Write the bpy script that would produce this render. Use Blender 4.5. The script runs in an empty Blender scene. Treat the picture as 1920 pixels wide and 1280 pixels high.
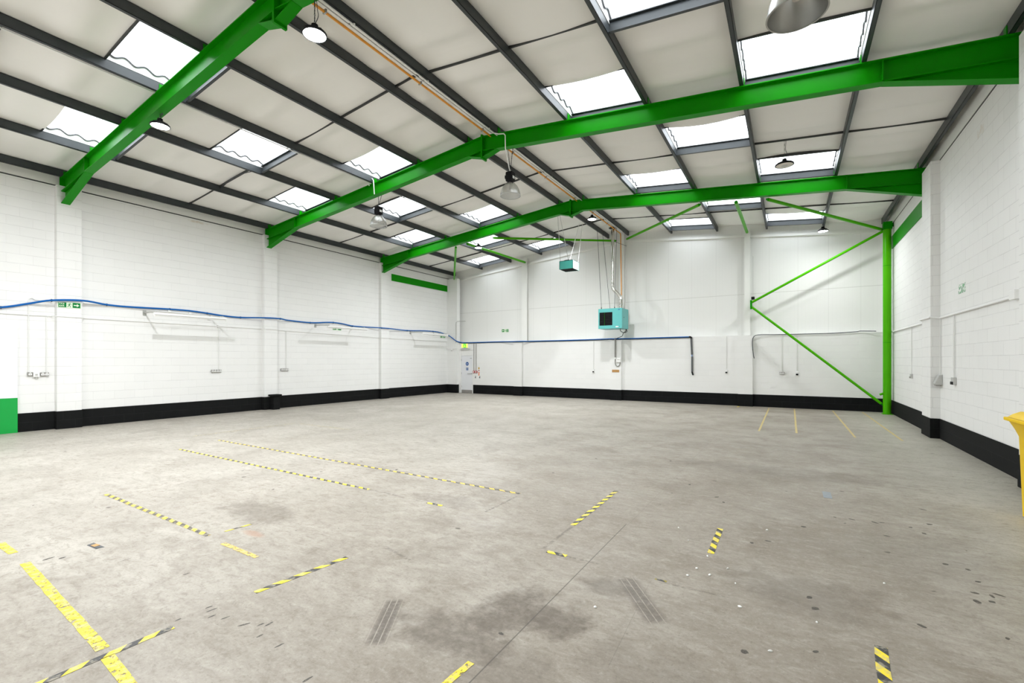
import bpy, bmesh, math, random
from mathutils import Vector, Matrix
random.seed(7)
R = math.radians
sc = bpy.context.scene
COL = sc.collection

# ------------------------------------------------------------------ room numbers (metres)
XL, XR, YB, YG = -15.816, 2.825, 19.384, 19.75    # left wall, right wall, lower back wall, upper back wall
YF = -7.0                                          # wall behind the camera
FRAMES = (3.989, 9.266, 14.543)
XA = -6.46                                         # ridge line
SL = 0.0975                                        # roof slope
def rz(x, z0): return z0 - SL * abs(x - XA)
UND, TOP, LIN = 6.87, 7.23, 7.42                   # rafter underside / rafter top / lining at the ridge

# ------------------------------------------------------------------ materials
def new_mat(name):
    m = bpy.data.materials.new(name); m.use_nodes = True
    nt = m.node_tree; b = nt.nodes['Principled BSDF']
    return m, nt, b
def N(nt, t, **k):
    n = nt.nodes.new(t)
    for a, v in k.items(): setattr(n, a, v)
    return n
def MATH(nt, op, a, b=None, c=None, clamp=False):
    n = nt.nodes.new('ShaderNodeMath'); n.operation = op; n.use_clamp = clamp
    for i, v in enumerate((a, b, c)):
        if v is None: continue
        if isinstance(v, (int, float)): n.inputs[i].default_value = v
        else: nt.links.new(v, n.inputs[i])
    return n.outputs[0]
def MIX(nt, fac, a, b, mode='MIX'):
    n = nt.nodes.new('ShaderNodeMix'); n.data_type = 'RGBA'; n.blend_type = mode
    if isinstance(fac, (int, float)): n.inputs[0].default_value = fac
    else: nt.links.new(fac, n.inputs[0])
    for i, v in ((6, a), (7, b)):
        if isinstance(v, (tuple, list)): n.inputs[i].default_value = (*v[:3], 1)
        else: nt.links.new(v, n.inputs[i])
    return n.outputs[2]
def RAMP(nt, src, stops):
    n = nt.nodes.new('ShaderNodeValToRGB'); cr = n.color_ramp
    while len(cr.elements) < len(stops): cr.elements.new(0.5)
    for e, (p, c) in zip(cr.elements, stops):
        e.position = p; e.color = (c, c, c, 1) if isinstance(c, (int, float)) else (*c, 1)
    nt.links.new(src, n.inputs[0]); return n.outputs[0]
def NOISE(nt, vec, scale, detail=4, rough=0.55, dist=0.0):
    n = nt.nodes.new('ShaderNodeTexNoise'); n.inputs['Scale'].default_value = scale
    n.inputs['Detail'].default_value = detail; n.inputs['Roughness'].default_value = rough
    n.inputs['Distortion'].default_value = dist
    nt.links.new(vec, n.inputs['Vector']); return n.outputs['Fac']
def OBJ(nt): return N(nt, 'ShaderNodeTexCoord').outputs['Object']
def XYZ(nt, vec):
    s = N(nt, 'ShaderNodeSeparateXYZ'); nt.links.new(vec, s.inputs[0]); return s.outputs
def VEC(nt, x, y, z):
    c = N(nt, 'ShaderNodeCombineXYZ')
    for i, v in enumerate((x, y, z)):
        if isinstance(v, (int, float)): c.inputs[i].default_value = v
        else: nt.links.new(v, c.inputs[i])
    return c.outputs[0]
def BUMP(nt, b, h, strength=0.3, dist=0.01):
    n = N(nt, 'ShaderNodeBump'); n.inputs['Strength'].default_value = strength
    n.inputs['Distance'].default_value = dist
    nt.links.new(h, n.inputs['Height']); nt.links.new(n.outputs[0], b.inputs['Normal'])

def paint(name, col, rough=0.5, var=0.06, scale=3.0, metal=0.0, spec=0.5, bump=0.0):
    """flat colour with a little mottling"""
    m, nt, b = new_mat(name); o = OBJ(nt)
    f = NOISE(nt, o, scale, 5)
    c = MIX(nt, f, tuple(x * (1 - var) for x in col), tuple(min(1, x * (1 + var)) for x in col))
    nt.links.new(c, b.inputs['Base Color'])
    b.inputs['Roughness'].default_value = rough; b.inputs['Metallic'].default_value = metal
    b.inputs['Specular IOR Level'].default_value = spec
    if bump: BUMP(nt, b, NOISE(nt, o, 60, 3), bump, 0.004)
    return m
def emis(name, col, s):
    m, nt, b = new_mat(name)
    f = NOISE(nt, OBJ(nt), 4, 2)
    c = MIX(nt, f, col, tuple(x * .96 for x in col))
    nt.links.new(c, b.inputs['Emission Color']); nt.links.new(c, b.inputs['Base Color'])
    b.inputs['Emission Strength'].default_value = s
    return m

def block_wall(name, axis, col=(.87, .87, .855), row=.225, wid=.45, mort=.80, stain=None, rough=.6, vj=.35, spec=.4):
    """painted blockwork; axis = horizontal axis the courses run along"""
    m, nt, b = new_mat(name); o = OBJ(nt); s = XYZ(nt, o)
    v = VEC(nt, MATH(nt, 'ADD', s[0], s[1]), s[2], 0.0)
    br = N(nt, 'ShaderNodeTexBrick'); nt.links.new(v, br.inputs['Vector'])
    br.inputs['Scale'].default_value = 1; br.inputs['Brick Width'].default_value = wid
    br.inputs['Row Height'].default_value = row; br.inputs['Mortar Size'].default_value = .006
    br.inputs['Mortar Smooth'].default_value = .4; br.inputs['Bias'].default_value = 0
    br.inputs['Color1'].default_value = (*col, 1)
    br.inputs['Color2'].default_value = (*[c * .975 for c in col], 1)
    br.inputs['Mortar'].default_value = (*[c * mort for c in col], 1)
    n1 = NOISE(nt, o, 1.3, 6, .6)
    # bed joints stay crisp, perpends are mostly filled with paint
    bed = MATH(nt, 'LESS_THAN', MATH(nt, 'ABSOLUTE', MATH(nt, 'SUBTRACT', MATH(nt, 'FRACT', MATH(nt, 'ADD', MATH(nt, 'DIVIDE', s[2], row), .5)), .5)), .026)
    b.inputs['Specular IOR Level'].default_value = spec
    perp = MATH(nt, 'MULTIPLY', MATH(nt, 'SUBTRACT', 1.0, bed), MATH(nt, 'MULTIPLY', br.outputs['Fac'], 1 - vj))
    bc = MIX(nt, perp, br.outputs['Color'], col)
    c = MIX(nt, MATH(nt, 'MULTIPLY', n1, .10), bc, tuple(x * .8 for x in col))
    # mortar hidden under paint in places
    hide = RAMP(nt, NOISE(nt, o, 2.2, 3), [(.42, 0), (.62, 1)])
    c = MIX(nt, MATH(nt, 'MULTIPLY', hide, .55), c, tuple(x * .985 for x in col))
    if stain:
        for (px_, pz_, rx_, rz_, sc_) in stain:
            dx = MATH(nt, 'DIVIDE', MATH(nt, 'SUBTRACT', s[axis], px_), rx_)
            dz = MATH(nt, 'DIVIDE', MATH(nt, 'SUBTRACT', s[2], pz_), rz_)
            d = MATH(nt, 'ADD', MATH(nt, 'MULTIPLY', dx, dx), MATH(nt, 'MULTIPLY', dz, dz))
            d = MATH(nt, 'ADD', d, MATH(nt, 'MULTIPLY', NOISE(nt, o, 9, 4), 1.6))
            f = RAMP(nt, MATH(nt, 'MULTIPLY', d, .5), [(.35, sc_), (.62, 0)])
            c = MIX(nt, f, c, (.62, .50, .36))
    nt.links.new(c, b.inputs['Base Color'])
    b.inputs['Roughness'].default_value = rough
    h = MATH(nt, 'ADD', MATH(nt, 'MULTIPLY', br.outputs['Fac'], -1.0), MATH(nt, 'MULTIPLY', NOISE(nt, o, 45, 4), .25))
    BUMP(nt, b, h, .35, .006)
    return m

M = {}
M['wall_y'] = block_wall('painted_blockwork_side', 1, stain=[(7.1, 6.05, .45, .07, .5)])
M['wall_r'] = block_wall('painted_blockwork_right', 1, stain=[(11.0, 5.70, .30, .16, .4)], vj=.9)
M['wall_x'] = block_wall('painted_blockwork_back', 0, mort=.93, vj=.3)
M['plinth_y'] = block_wall('black_plinth_side', 1, col=(.0065, .007, .007), mort=2.4, rough=.8, vj=.8, spec=.18)
M['plinth_x'] = block_wall('black_plinth_back', 0, col=(.005, .0055, .006), mort=3.5, rough=.8, vj=.8, spec=.18)
M['white'] = paint('white_paint', (.86, .86, .845), .55, .03)
M['white_trim'] = paint('white_steel_paint', (.84, .84, .81), .45, .03)
M['lining'] = paint('cream_lining_board', (.87, .86, .825), .7, .05, .9)
M['steel'] = paint('dark_grey_steel', (.035, .042, .045), .42, .22, 5)
M['rail'] = paint('dark_joint_rail', (.030, .032, .032), .5, .1)
M['green'] = paint('green_steel_paint', (.004, .250, .0), .34, .10, 2.2, spec=.10)
M['green_pipe'] = paint('bright_green_paint', (.070, .42, .0), .34, .08, 2.2, spec=.14)
M['galv'] = paint('galvanised_metal', (.48, .48, .46), .38, .12, 20, metal=.85)
M['chrome'] = paint('polished_flue_metal', (.62, .60, .56), .22, .1, 8, metal=1.0)
M['black'] = paint('black_plastic', (.008, .008, .009), .5, .1, spec=.15)
M['turq'] = paint('turquoise_enamel', (.105, .46, .45), .38, .04)
M['turq_lit'] = paint('lamplit_turquoise_enamel', (.58, .82, .78), .38, .04)
M['turq_dark'] = paint('deep_teal_enamel', (.018, .155, .125), .4, .06)
M['orange'] = paint('orange_gas_pipe', (.80, .33, .03), .45, .1)
M['yellow_pipe'] = paint('ochre_gas_pipe', (.62, .40, .05), .45, .1)
M['blue'] = paint('blue_rubber', (.006, .12, .42), .5, .05, spec=.15)
M['cable'] = paint('dark_cable_sheath', (.03, .035, .045), .5, .1)
M['grey_lag'] = paint('grey_pipe_lagging', (.10, .105, .11), .7, .2, 20)
M['conduit'] = paint('painted_conduit', (.80, .80, .78), .5, .05)
M['conduit_gal'] = paint('grey_conduit', (.52, .52, .50), .5, .1, 15)
M['yellow'] = paint('yellow_bin_plastic', (.82, .54, .0), .42, .04, spec=.2)
M['panel_green'] = paint('green_panel', (.0, .36, .055), .35, .04)
M['panel_white'] = paint('cool_white_panel', (.86, .87, .91), .3, .02)
M['red'] = paint('red_plastic', (.45, .03, .03), .4, .05)
M['orange_sign'] = paint('orange_red_print', (.85, .25, .12), .5, .05)
M['sign_green'] = paint('exit_sign_green', (.002, .20, .04), .5, .05, spec=.12)
M['sign_pale'] = paint('pale_photoluminescent', (.72, .88, .66), .45, .03)
M['sign_blue'] = paint('mandatory_blue', (.01, .09, .32), .4, .05)
M['brown'] = paint('brown_board', (.50, .27, .09), .55, .1, 12)
M['door'] = paint('white_door_paint', (.80, .81, .84), .4, .02)
M['kick'] = paint('grey_kick_strip', (.28, .27, .25), .4, .1, 10)
M['led'] = emis('led_lens', (.93, .97, 1.0), 30)
M['exit_green'] = emis('lit_exit_green', (.03, .75, .02), 1.0)
M['exit_yellow'] = emis('lit_exit_yellow', (.95, .95, .12), 1.0)
M['lens_off'] = paint('unlit_lens', (.70, .66, .60), .4, .06)
M['added_yard'] = paint('bounce_concrete', (.72, .71, .69), .8, .1)
M['cover'] = paint('blue_grey_plate', (.24, .27, .30), .5, .15, 20)
M['pale'] = paint('pale_debris', (.85, .85, .82), .6, .05)

def lamp_glass():
    m, nt, b = new_mat('prismatic_reflector'); o = OBJ(nt); s = XYZ(nt, o)
    ang = MATH(nt, 'ARCTAN2', s[1], s[0])
    rib = MATH(nt, 'SINE', MATH(nt, 'MULTIPLY', ang, 60.0))
    b.inputs['Base Color'].default_value = (.60, .60, .58, 1)
    b.inputs['Metallic'].default_value = .75; b.inputs['Roughness'].default_value = .25
    BUMP(nt, b, rib, .35, .004)
    tr = N(nt, 'ShaderNodeBsdfTransparent'); tr.inputs[0].default_value = (.85, .85, .84, 1)
    mx = N(nt, 'ShaderNodeMixShader'); mx.inputs[0].default_value = .42
    out = nt.nodes['Material Output']
    nt.links.new(b.outputs[0], mx.inputs[1]); nt.links.new(tr.outputs[0], mx.inputs[2])
    nt.links.new(mx.outputs[0], out.inputs['Surface'])
    return m
M['reflector'] = lamp_glass()
M['spun'] = paint('spun_aluminium', (.60, .60, .58), .3, .1, 6, metal=.9)

def sheet_mat():
    m, nt, b = new_mat('translucent_roof_sheet'); o = OBJ(nt)
    n = NOISE(nt, o, 3, 4)
    tr = N(nt, 'ShaderNodeBsdfTransparent')
    nt.links.new(MIX(nt, n, (.93, .95, .97), (.86, .90, .93)), tr.inputs[0])
    tl = N(nt, 'ShaderNodeBsdfTranslucent'); tl.inputs[0].default_value = (.9, .93, .96, 1)
    mx = N(nt, 'ShaderNodeMixShader'); mx.inputs[0].default_value = .25
    nt.links.new(tr.outputs[0], mx.inputs[1]); nt.links.new(tl.outputs[0], mx.inputs[2])
    nt.links.new(mx.outputs[0], nt.nodes['Material Output'].inputs['Surface'])
    return m
M['sheet'] = sheet_mat()

def cladding():
    m, nt, b = new_mat('white_panel_cladding'); o = OBJ(nt); s = XYZ(nt, o)
    # vertical panel joints every 0.9 m, one horizontal joint at 4.28 m
    fx = MATH(nt, 'FRACT', MATH(nt, 'DIVIDE', MATH(nt, 'ADD', s[0], 20.0), .92))
    j = MATH(nt, 'LESS_THAN', fx, .016)
    fm = MATH(nt, 'FRACT', MATH(nt, 'DIVIDE', MATH(nt, 'ADD', s[0], 20.0), .115))
    j2 = MATH(nt, 'LESS_THAN', fm, .10)
    h = MATH(nt, 'LESS_THAN', MATH(nt, 'ABSOLUTE', MATH(nt, 'SUBTRACT', s[2], 4.28)), .012)
    base = MIX(nt, NOISE(nt, o, .8, 5), (.84, .84, .82), (.80, .80, .775))
    c = MIX(nt, MATH(nt, 'MULTIPLY', j, .18), base, (.45, .45, .42))
    c = MIX(nt, MATH(nt, 'MULTIPLY', j2, .035), c, (.45, .45, .42))
    c = MIX(nt, MATH(nt, 'MULTIPLY', h, .45), c, (.50, .50, .46))
    nt.links.new(c, b.inputs['Base Color']); b.inputs['Roughness'].default_value = .5
    BUMP(nt, b, MATH(nt, 'ADD', MATH(nt, 'ADD', j, h), MATH(nt, 'MULTIPLY', j2, .3)), -.3, .01)
    return m
M['clad'] = cladding()

def floor_mat():
    m, nt, b = new_mat('worn_concrete_floor'); o = OBJ(nt); s = XYZ(nt, o)
    def rectmask(cx, cy, ang, L, W, soft=.02):
        """soft rectangle on the floor; returns mask and local coords"""
        ca, sa = math.cos(ang), math.sin(ang)
        dx = MATH(nt, 'SUBTRACT', s[0], cx); dy = MATH(nt, 'SUBTRACT', s[1], cy)
        u = MATH(nt, 'ADD', MATH(nt, 'MULTIPLY', dx, ca), MATH(nt, 'MULTIPLY', dy, sa))
        v = MATH(nt, 'SUBTRACT', MATH(nt, 'MULTIPLY', dy, ca), MATH(nt, 'MULTIPLY', dx, sa))
        mu = MATH(nt, 'DIVIDE', MATH(nt, 'SUBTRACT', L / 2, MATH(nt, 'ABSOLUTE', u)), soft, clamp=True)
        mv = MATH(nt, 'DIVIDE', MATH(nt, 'SUBTRACT', W / 2, MATH(nt, 'ABSOLUTE', v)), min(soft, W / 3), clamp=True)
        return MATH(nt, 'MULTIPLY', mu, mv), u, v
    def blob(cx, cy, rx, ry, amt, nscale=5.0, wob=2.4):
        dx = MATH(nt, 'DIVIDE', MATH(nt, 'SUBTRACT', s[0], cx), rx)
        dy = MATH(nt, 'DIVIDE', MATH(nt, 'SUBTRACT', s[1], cy), ry)
        d = MATH(nt, 'ADD', MATH(nt, 'MULTIPLY', dx, dx), MATH(nt, 'MULTIPLY', dy, dy))
        d = MATH(nt, 'ADD', d, MATH(nt, 'MULTIPLY', MATH(nt, 'SUBTRACT', NOISE(nt, o, nscale, 6, .65), .5), wob * 2))
        return MATH(nt, 'MULTIPLY', RAMP(nt, MATH(nt, 'MULTIPLY', d, .5), [(.15, min(1, amt * 1.25)), (.75, 0)]), RAMP(nt, NOISE(nt, o, 17, 6, .75), [(.35, 1), (.62, .55)]))
    base = MIX(nt, RAMP(nt, NOISE(nt, o, .5, 7, .62), [(.36, 0), (.62, 1)]), (.60, .585, .55), (.43, .405, .365))
    # power-float swirl streaks
    wr = MATH(nt, 'MULTIPLY', NOISE(nt, o, .5, 2), 5.0)
    sx = MATH(nt, 'ADD', MATH(nt, 'MULTIPLY', s[0], .9), MATH(nt, 'MULTIPLY', wr, .7))
    sy = MATH(nt, 'ADD', MATH(nt, 'MULTIPLY', s[1], 4.5), wr)
    st = NOISE(nt, VEC(nt, sx, sy, 0), 1.5, 8, .68, .7)
    base = MIX(nt, RAMP(nt, st, [(.36, .55), (.60, 0)]), base, (.40, .37, .33))
    base = MIX(nt, RAMP(nt, st, [(.55, 0), (.75, .35)]), base, (.66, .65, .62))
    # mottled stains
    n2 = NOISE(nt, o, 1.1, 8, .7, .4)
    base = MIX(nt, RAMP(nt, n2, [(.36, .85), (.52, 0)]), base, (.33, .30, .26))
    # dirt tracked in over the right-hand half
    gx = MATH(nt, 'DIVIDE', MATH(nt, 'ADD', s[0], 5.0), 5.5, clamp=True)
    gx = MATH(nt, 'MULTIPLY', gx, RAMP(nt, MATH(nt, 'MULTIPLY', MATH(nt, 'ADD', s[0], 1.0), .25), [(.30, 1.0), (.75, .12)]))  # dirt thinned by the right wall to paint in its reflection
    gx = MATH(nt, 'MULTIPLY', gx, RAMP(nt, MATH(nt, 'DIVIDE', s[1], 20.0), [(.30, 1.0), (.62, .35)]))
    gm = MATH(nt, 'MULTIPLY', gx, RAMP(nt, NOISE(nt, o, .6, 5), [(.25, .35), (.7, 1.0)]))
    base = MIX(nt, MATH(nt, 'MULTIPLY', gm, .78), base, (.29, .25, .21))
    # left side painted paler, for the light falling there
    cx_ = MATH(nt, 'DIVIDE', MATH(nt, 'SUBTRACT', -1.8, s[0]), 5.5, clamp=True)
    base = MIX(nt, MATH(nt, 'MULTIPLY', cx_, .30), base, (.68, .69, .69))
    # pale strip painted in for light the right wall reflects
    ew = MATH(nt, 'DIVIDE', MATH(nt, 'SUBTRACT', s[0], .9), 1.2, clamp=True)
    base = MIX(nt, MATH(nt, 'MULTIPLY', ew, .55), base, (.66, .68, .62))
    # fine aggregate speckle
    sp = NOISE(nt, o, 38, 7, .85)
    sp2 = NOISE(nt, VEC(nt, MATH(nt, 'MULTIPLY', s[0], .55), s[1], 0), 13, 8, .8, .6)
    base = MIX(nt, RAMP(nt, sp2, [(.36, .60), (.50, 0)]), base, (.27, .24, .20))
    base = MIX(nt, RAMP(nt, sp2, [(.53, 0), (.66, .35)]), base, (.68, .665, .63))
    base = MIX(nt, RAMP(nt, sp, [(.34, .75), (.46, 0)]), base, (.19, .17, .145))
    base = MIX(nt, RAMP(nt, sp, [(.55, 0), (.68, .45)]), base, (.76, .75, .71))
    # dark spots of oil and rubber
    vo = N(nt, 'ShaderNodeTexVoronoi'); vo.inputs['Scale'].default_value = 2.1
    nt.links.new(VEC(nt, MATH(nt, 'MULTIPLY', s[0], .7), s[1], 0), vo.inputs['Vector'])
    spot = RAMP(nt, MATH(nt, 'ADD', vo.outputs['Distance'], MATH(nt, 'MULTIPLY', NOISE(nt, o, 25, 3), .06)), [(.06, .9), (.085, 0)])
    pick = MATH(nt, 'GREATER_THAN', NOISE(nt, o, 1.6, 1), .49)
    base = MIX(nt, MATH(nt, 'MULTIPLY', spot, pick), base, (.12, .105, .09))
    # individual stains
    for a in ((-1.62, 2.72, .24, .32, 1.0), (-1.30, 2.75, .2, .22, .9), (-1.85, 2.25, .4, .2, .7), (-1.2, 3.35, .2, .14, .6), (-1.3, 2.1, .3, .25, .4),
              (-5.2, 2.95, .6, .25, .45), (-3.6, 4.4, .5, .2, .35), (.1, 4.0, .5, .35, .4), (-.7, 2.5, .4, .3, .3), (-.1, 8.2, 1.6, .4, .3), (.9, 5.2, .7, .5, .2)):
        base = MIX(nt, blob(*a), base, (.175, .15, .125))
    base = MIX(nt, blob(-4.56, 2.54, .16, .05, .6, 20, .8), base, (.50, .30, .21))
    # saw-cut joint running up the bay
    for (cx, cy, ang, L, W, amt) in ((-1.465, 2.6, R(90.2), 4.3, .012, .8), (-1.45, 9.0, R(90), 8.6, .008, .22), (-.9, 3.0, R(93), 1.1, .006, .3)):
        mk, u, v = rectmask(cx, cy, ang, L, W, .05)
        base = MIX(nt, MATH(nt, 'MULTIPLY', mk, amt), base, (.10, .09, .08))
    # tyre scuffs: four parallel bars each
    for (cx, cy, ang, L, W, amt) in ((-2.29, 2.15, math.atan2(.46, -.29), .56, .17, .85), (-.925, 3.30, math.atan2(-.5, .37), .66, .20, .75)):
        mk, u, v = rectmask(cx, cy, ang, L, W, .05)
        bar = MATH(nt, 'GREATER_THAN', MATH(nt, 'FRACT', MATH(nt, 'DIVIDE', MATH(nt, 'ADD', v, 1.0 + W / 2), W / 4)), .16)
        br_ = RAMP(nt, NOISE(nt, o, 30, 4), [(.3, .55), (.55, 1)])
        base = MIX(nt, MATH(nt, 'MULTIPLY', MATH(nt, 'MULTIPLY', MATH(nt, 'MULTIPLY', mk, bar), br_), amt), base, (.15, .13, .115))
    # residue where tape has been lifted
    for (cx, cy, ang, L, W, amt) in ((-2.96, 4.62, R(90), .74, .045, .5), (-4.55, 4.215, 0, .6, .03, .5), (-3.85, 4.19, 0, 1.2, .03, .3), (-1.62, 3.68, 0, .5, .03, .5),
                                     (-1.93, 4.05, R(90), .7, .05, .4), (-3.0, 2.95, R(-12), .45, .05, .35), (-.6, 3.64, R(2), .5, .03, .35), (-11.6, 6.0, R(90), 1.8, .04, .25)):
        mk, u, v = rectmask(cx, cy, ang, L, W, .04)
        mk = MATH(nt, 'MULTIPLY', mk, RAMP(nt, NOISE(nt, o, 22, 4), [(.42, 0), (.55, 1)]))
        base = MIX(nt, MATH(nt, 'MULTIPLY', mk, amt * 1.3, clamp=True), base, (.12, .11, .10))
    base = MIX(nt, 1.0, base, (.72, .685, .632), 'MULTIPLY')
    nt.links.new(base, b.inputs['Base Color'])
    ro = RAMP(nt, NOISE(nt, o, 1.4, 5), [(.3, .38), (.7, .62)])
    nt.links.new(ro, b.inputs['Roughness'])
    b.inputs['Specular IOR Level'].default_value = .35
    BUMP(nt, b, MATH(nt, 'ADD', sp, MATH(nt, 'MULTIPLY', st, .5)), .12, .004)
    return m
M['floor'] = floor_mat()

def tape_mat(name, c1, c2=None, period=.165, wear=.5, slant=1.0, off=0.0):
    m, nt, b = new_mat(name); o = OBJ(nt); s = XYZ(nt, o)
    if c2:
        f = MATH(nt, 'FRACT', MATH(nt, 'DIVIDE', MATH(nt, 'ADD', MATH(nt, 'ADD', s[0], 50 + off), MATH(nt, 'MULTIPLY', s[1], slant)), period))
        c = MIX(nt, MATH(nt, 'GREATER_THAN', f, .5), c1, c2)
    else:
        c = MIX(nt, NOISE(nt, o, 10, 3), c1, tuple(x * .85 for x in c1))
    c = MIX(nt, RAMP(nt, NOISE(nt, o, 18, 5), [(.40, .55), (.52, 0)]), c, (.42, .38, .30))
    nt.links.new(c, b.inputs['Base Color']); b.inputs['Roughness'].default_value = .55
    # torn-away places
    al = RAMP(nt, NOISE(nt, o, 24, 6, .7), [(.5 - .2 * (1 - wear) - .06 * 0 - .16 + .16 * wear, 0), (.5 - .2 * (1 - wear) - .12 + .16 * wear, 1)])
    nt.links.new(al, b.inputs['Alpha'])
    return m
YEL, BLK = (.86, .68, .02), (.035, .035, .035)
M['tape_hz'] = tape_mat('hazard_tape', YEL, BLK, wear=.5)
M['tape_hz2'] = tape_mat('hazard_tape_mirrored', YEL, BLK, wear=.2, slant=-1.0, period=.17)
M['tape_hz_worn'] = tape_mat('worn_hazard_tape', (.84, .62, .05), (.10, .09, .07), wear=.75)
M['tape_y'] = tape_mat('yellow_tape', (.88, .70, .03), wear=.75)
M['tape_y_worn'] = tape_mat('worn_yellow_tape', (.72, .52, .12), wear=.8)
M['tape_dark'] = tape_mat('dark_tape_scrap', (.035, .035, .035), (.30, .24, .03), wear=.3, period=.12, off=.03)
M['tape_bay'] = tape_mat('faded_bay_tape', (.62, .48, .16), wear=.6)
M['tape_faint'] = tape_mat('faded_yellow_line', (.66, .57, .30), wear=1.0)

# ------------------------------------------------------------------ mesh helpers
class MB:
    def __init__(s): s.v = []; s.f = []
    def add(s, vs, fs):
        k = len(s.v); s.v += [tuple(p) for p in vs]; s.f += [tuple(i + k for i in f) for f in fs]; return s
    def box(s, x0, x1, y0, y1, z0, z1):
        vs = [(x, y, z) for x in (x0, x1) for y in (y0, y1) for z in (z0, z1)]
        return s.add(vs, [(0, 1, 3, 2), (4, 6, 7, 5), (0, 4, 5, 1), (2, 3, 7, 6), (0, 2, 6, 4), (1, 5, 7, 3)])
    def prism(s, poly, axis, a0, a1):
        """closed polygon (2D) extruded along an axis (0,1,2)"""
        n = len(poly)
        def P(p, a):
            q = list(p); q.insert(axis, a); return tuple(q)
        vs = [P(p, a0) for p in poly] + [P(p, a1) for p in poly]
        fs = [tuple(range(n)), tuple(range(2 * n - 1, n - 1, -1))]
        fs += [(i, i + n, (i + 1) % n + n, (i + 1) % n) for i in range(n)]
        return s.add(vs, fs)
    def loft(s, A, B):
        n = len(A)
        return s.add(list(A) + list(B), [tuple(range(n)), tuple(range(2 * n - 1, n - 1, -1))] + [(i, i + n, (i + 1) % n + n, (i + 1) % n) for i in range(n)])
    def tube(s, pts, r, n=10, cap=True):
        pts = [Vector(p) for p in pts]; rings = []
        ref = None
        for i, p in enumerate(pts):
            if i == 0: t = pts[1] - p
            elif i == len(pts) - 1: t = p - pts[i - 1]
            else: t = (pts[i + 1] - p).normalized() + (p - pts[i - 1]).normalized()
            t.normalize()
            if ref is None:
                ref = t.orthogonal().normalized()
            ref = (ref - t * ref.dot(t)).normalized(); w = t.cross(ref)
            rings.append([p + (ref * math.cos(2 * math.pi * k / n) + w * math.sin(2 * math.pi * k / n)) * r for k in range(n)])
        base = len(s.v)
        for q in rings: s.v += [tuple(x) for x in q]
        for i in range(len(rings) - 1):
            for k in range(n):
                a = base + i * n + k; b_ = base + i * n + (k + 1) % n
                s.f.append((a, b_, b_ + n, a + n))
        if cap:
            s.f.append(tuple(base + k for k in reversed(range(n))))
            s.f.append(tuple(base + (len(rings) - 1) * n + k for k in range(n)))
        return s
    def lathe(s, prof, n=32, c=(0, 0, 0)):
        base = len(s.v)
        for r, z in prof:
            for k in range(n):
                a = 2 * math.pi * k / n; s.v.append((c[0] + r * math.cos(a), c[1] + r * math.sin(a), c[2] + z))
        for i in range(len(prof) - 1):
            for k in range(n):
                a = base + i * n + k; b_ = base + i * n + (k + 1) % n
                s.f.append((a, b_, b_ + n, a + n))
        return s
    def disc(s, r, c, n=32):
        base = len(s.v)
        s.v += [(c[0] + r * math.cos(2 * math.pi * k / n), c[1] + r * math.sin(2 * math.pi * k / n), c[2]) for k in range(n)]
        s.f.append(tuple(base + k for k in range(n))); return s
    def build(s, name, mat, parent=None, smooth=False, bevel=0.0):
        me = bpy.data.meshes.new(name); me.from_pydata(s.v, [], s.f)
        bm = bmesh.new(); bm.from_mesh(me); bmesh.ops.recalc_face_normals(bm, faces=bm.faces); bm.to_mesh(me); bm.free()
        me.materials.append(M[mat] if isinstance(mat, str) else mat)
        if smooth:
            for p in me.polygons: p.use_smooth = True
            try: me.set_sharp_from_angle(angle=R(35))
            except Exception: pass
        o = bpy.data.objects.new(name, me); COL.objects.link(o)
        if parent is not None: o.parent = parent
        if bevel:
            b = o.modifiers.new('bevel', 'BEVEL'); b.width = bevel; b.segments = 2; b.limit_method = 'ANGLE'
        return o
def tag(o, label=None, cat=None, group=None, kind=None):
    if label: o['label'] = label
    if cat: o['category'] = cat
    if group: o['group'] = group
    if kind: o['kind'] = kind
    return o
def thing(name, label, cat, loc=(0, 0, 0), rz_=0.0, group=None):
    o = bpy.data.objects.new(name, None); COL.objects.link(o); o.location = loc; o.rotation_euler = (0, 0, rz_)
    o.empty_display_size = .1
    return tag(o, label, cat, group)
def struct(o): o['kind'] = 'structure'; return o
def smooth_path(pts, k=6):
    """Catmull-Rom through points"""
    P = [Vector(p) for p in pts]; out = []
    for i in range(len(P) - 1):
        p0 = P[max(i - 1, 0)]; p1 = P[i]; p2 = P[i + 1]; p3 = P[min(i + 2, len(P) - 1)]
        for j in range(k):
            t = j / k
            out.append(.5 * ((2 * p1) + (p2 - p0) * t + (2 * p0 - 5 * p1 + 4 * p2 - p3) * t * t + (3 * p1 - p0 - 3 * p2 + p3) * t ** 3))
    out.append(P[-1]); return out
def text_mb(body, size, mat, parent, loc, rot, name='lettering', bold=0.0, align='LEFT', extr=.0006):
    cu = bpy.data.curves.new(name, 'FONT'); cu.body = body; cu.size = size; cu.extrude = extr; cu.offset = bold
    cu.align_x = align; cu.resolution_u = 3
    t = bpy.data.objects.new('tmp_text', cu); COL.objects.link(t)
    dg = bpy.context.evaluated_depsgraph_get()
    me = bpy.data.meshes.new_from_object(t.evaluated_get(dg)); bpy.data.objects.remove(t)
    me.materials.clear(); me.materials.append(M[mat])
    o = bpy.data.objects.new(name, me); COL.objects.link(o); o.parent = parent; o.location = loc; o.rotation_euler = rot
    return o

# ================================================================== THE SETTING
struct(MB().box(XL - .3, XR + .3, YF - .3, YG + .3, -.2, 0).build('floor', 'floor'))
struct(MB().box(XL - 12, XL - .301, YF - 6, 8, -.22, -.02).build('added_yard_ground', 'added_yard'))  # unseen ground outside the added doorway, pale to bounce light onto the ceiling

WT = 6.12   # top of the blockwork at the eaves
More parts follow.
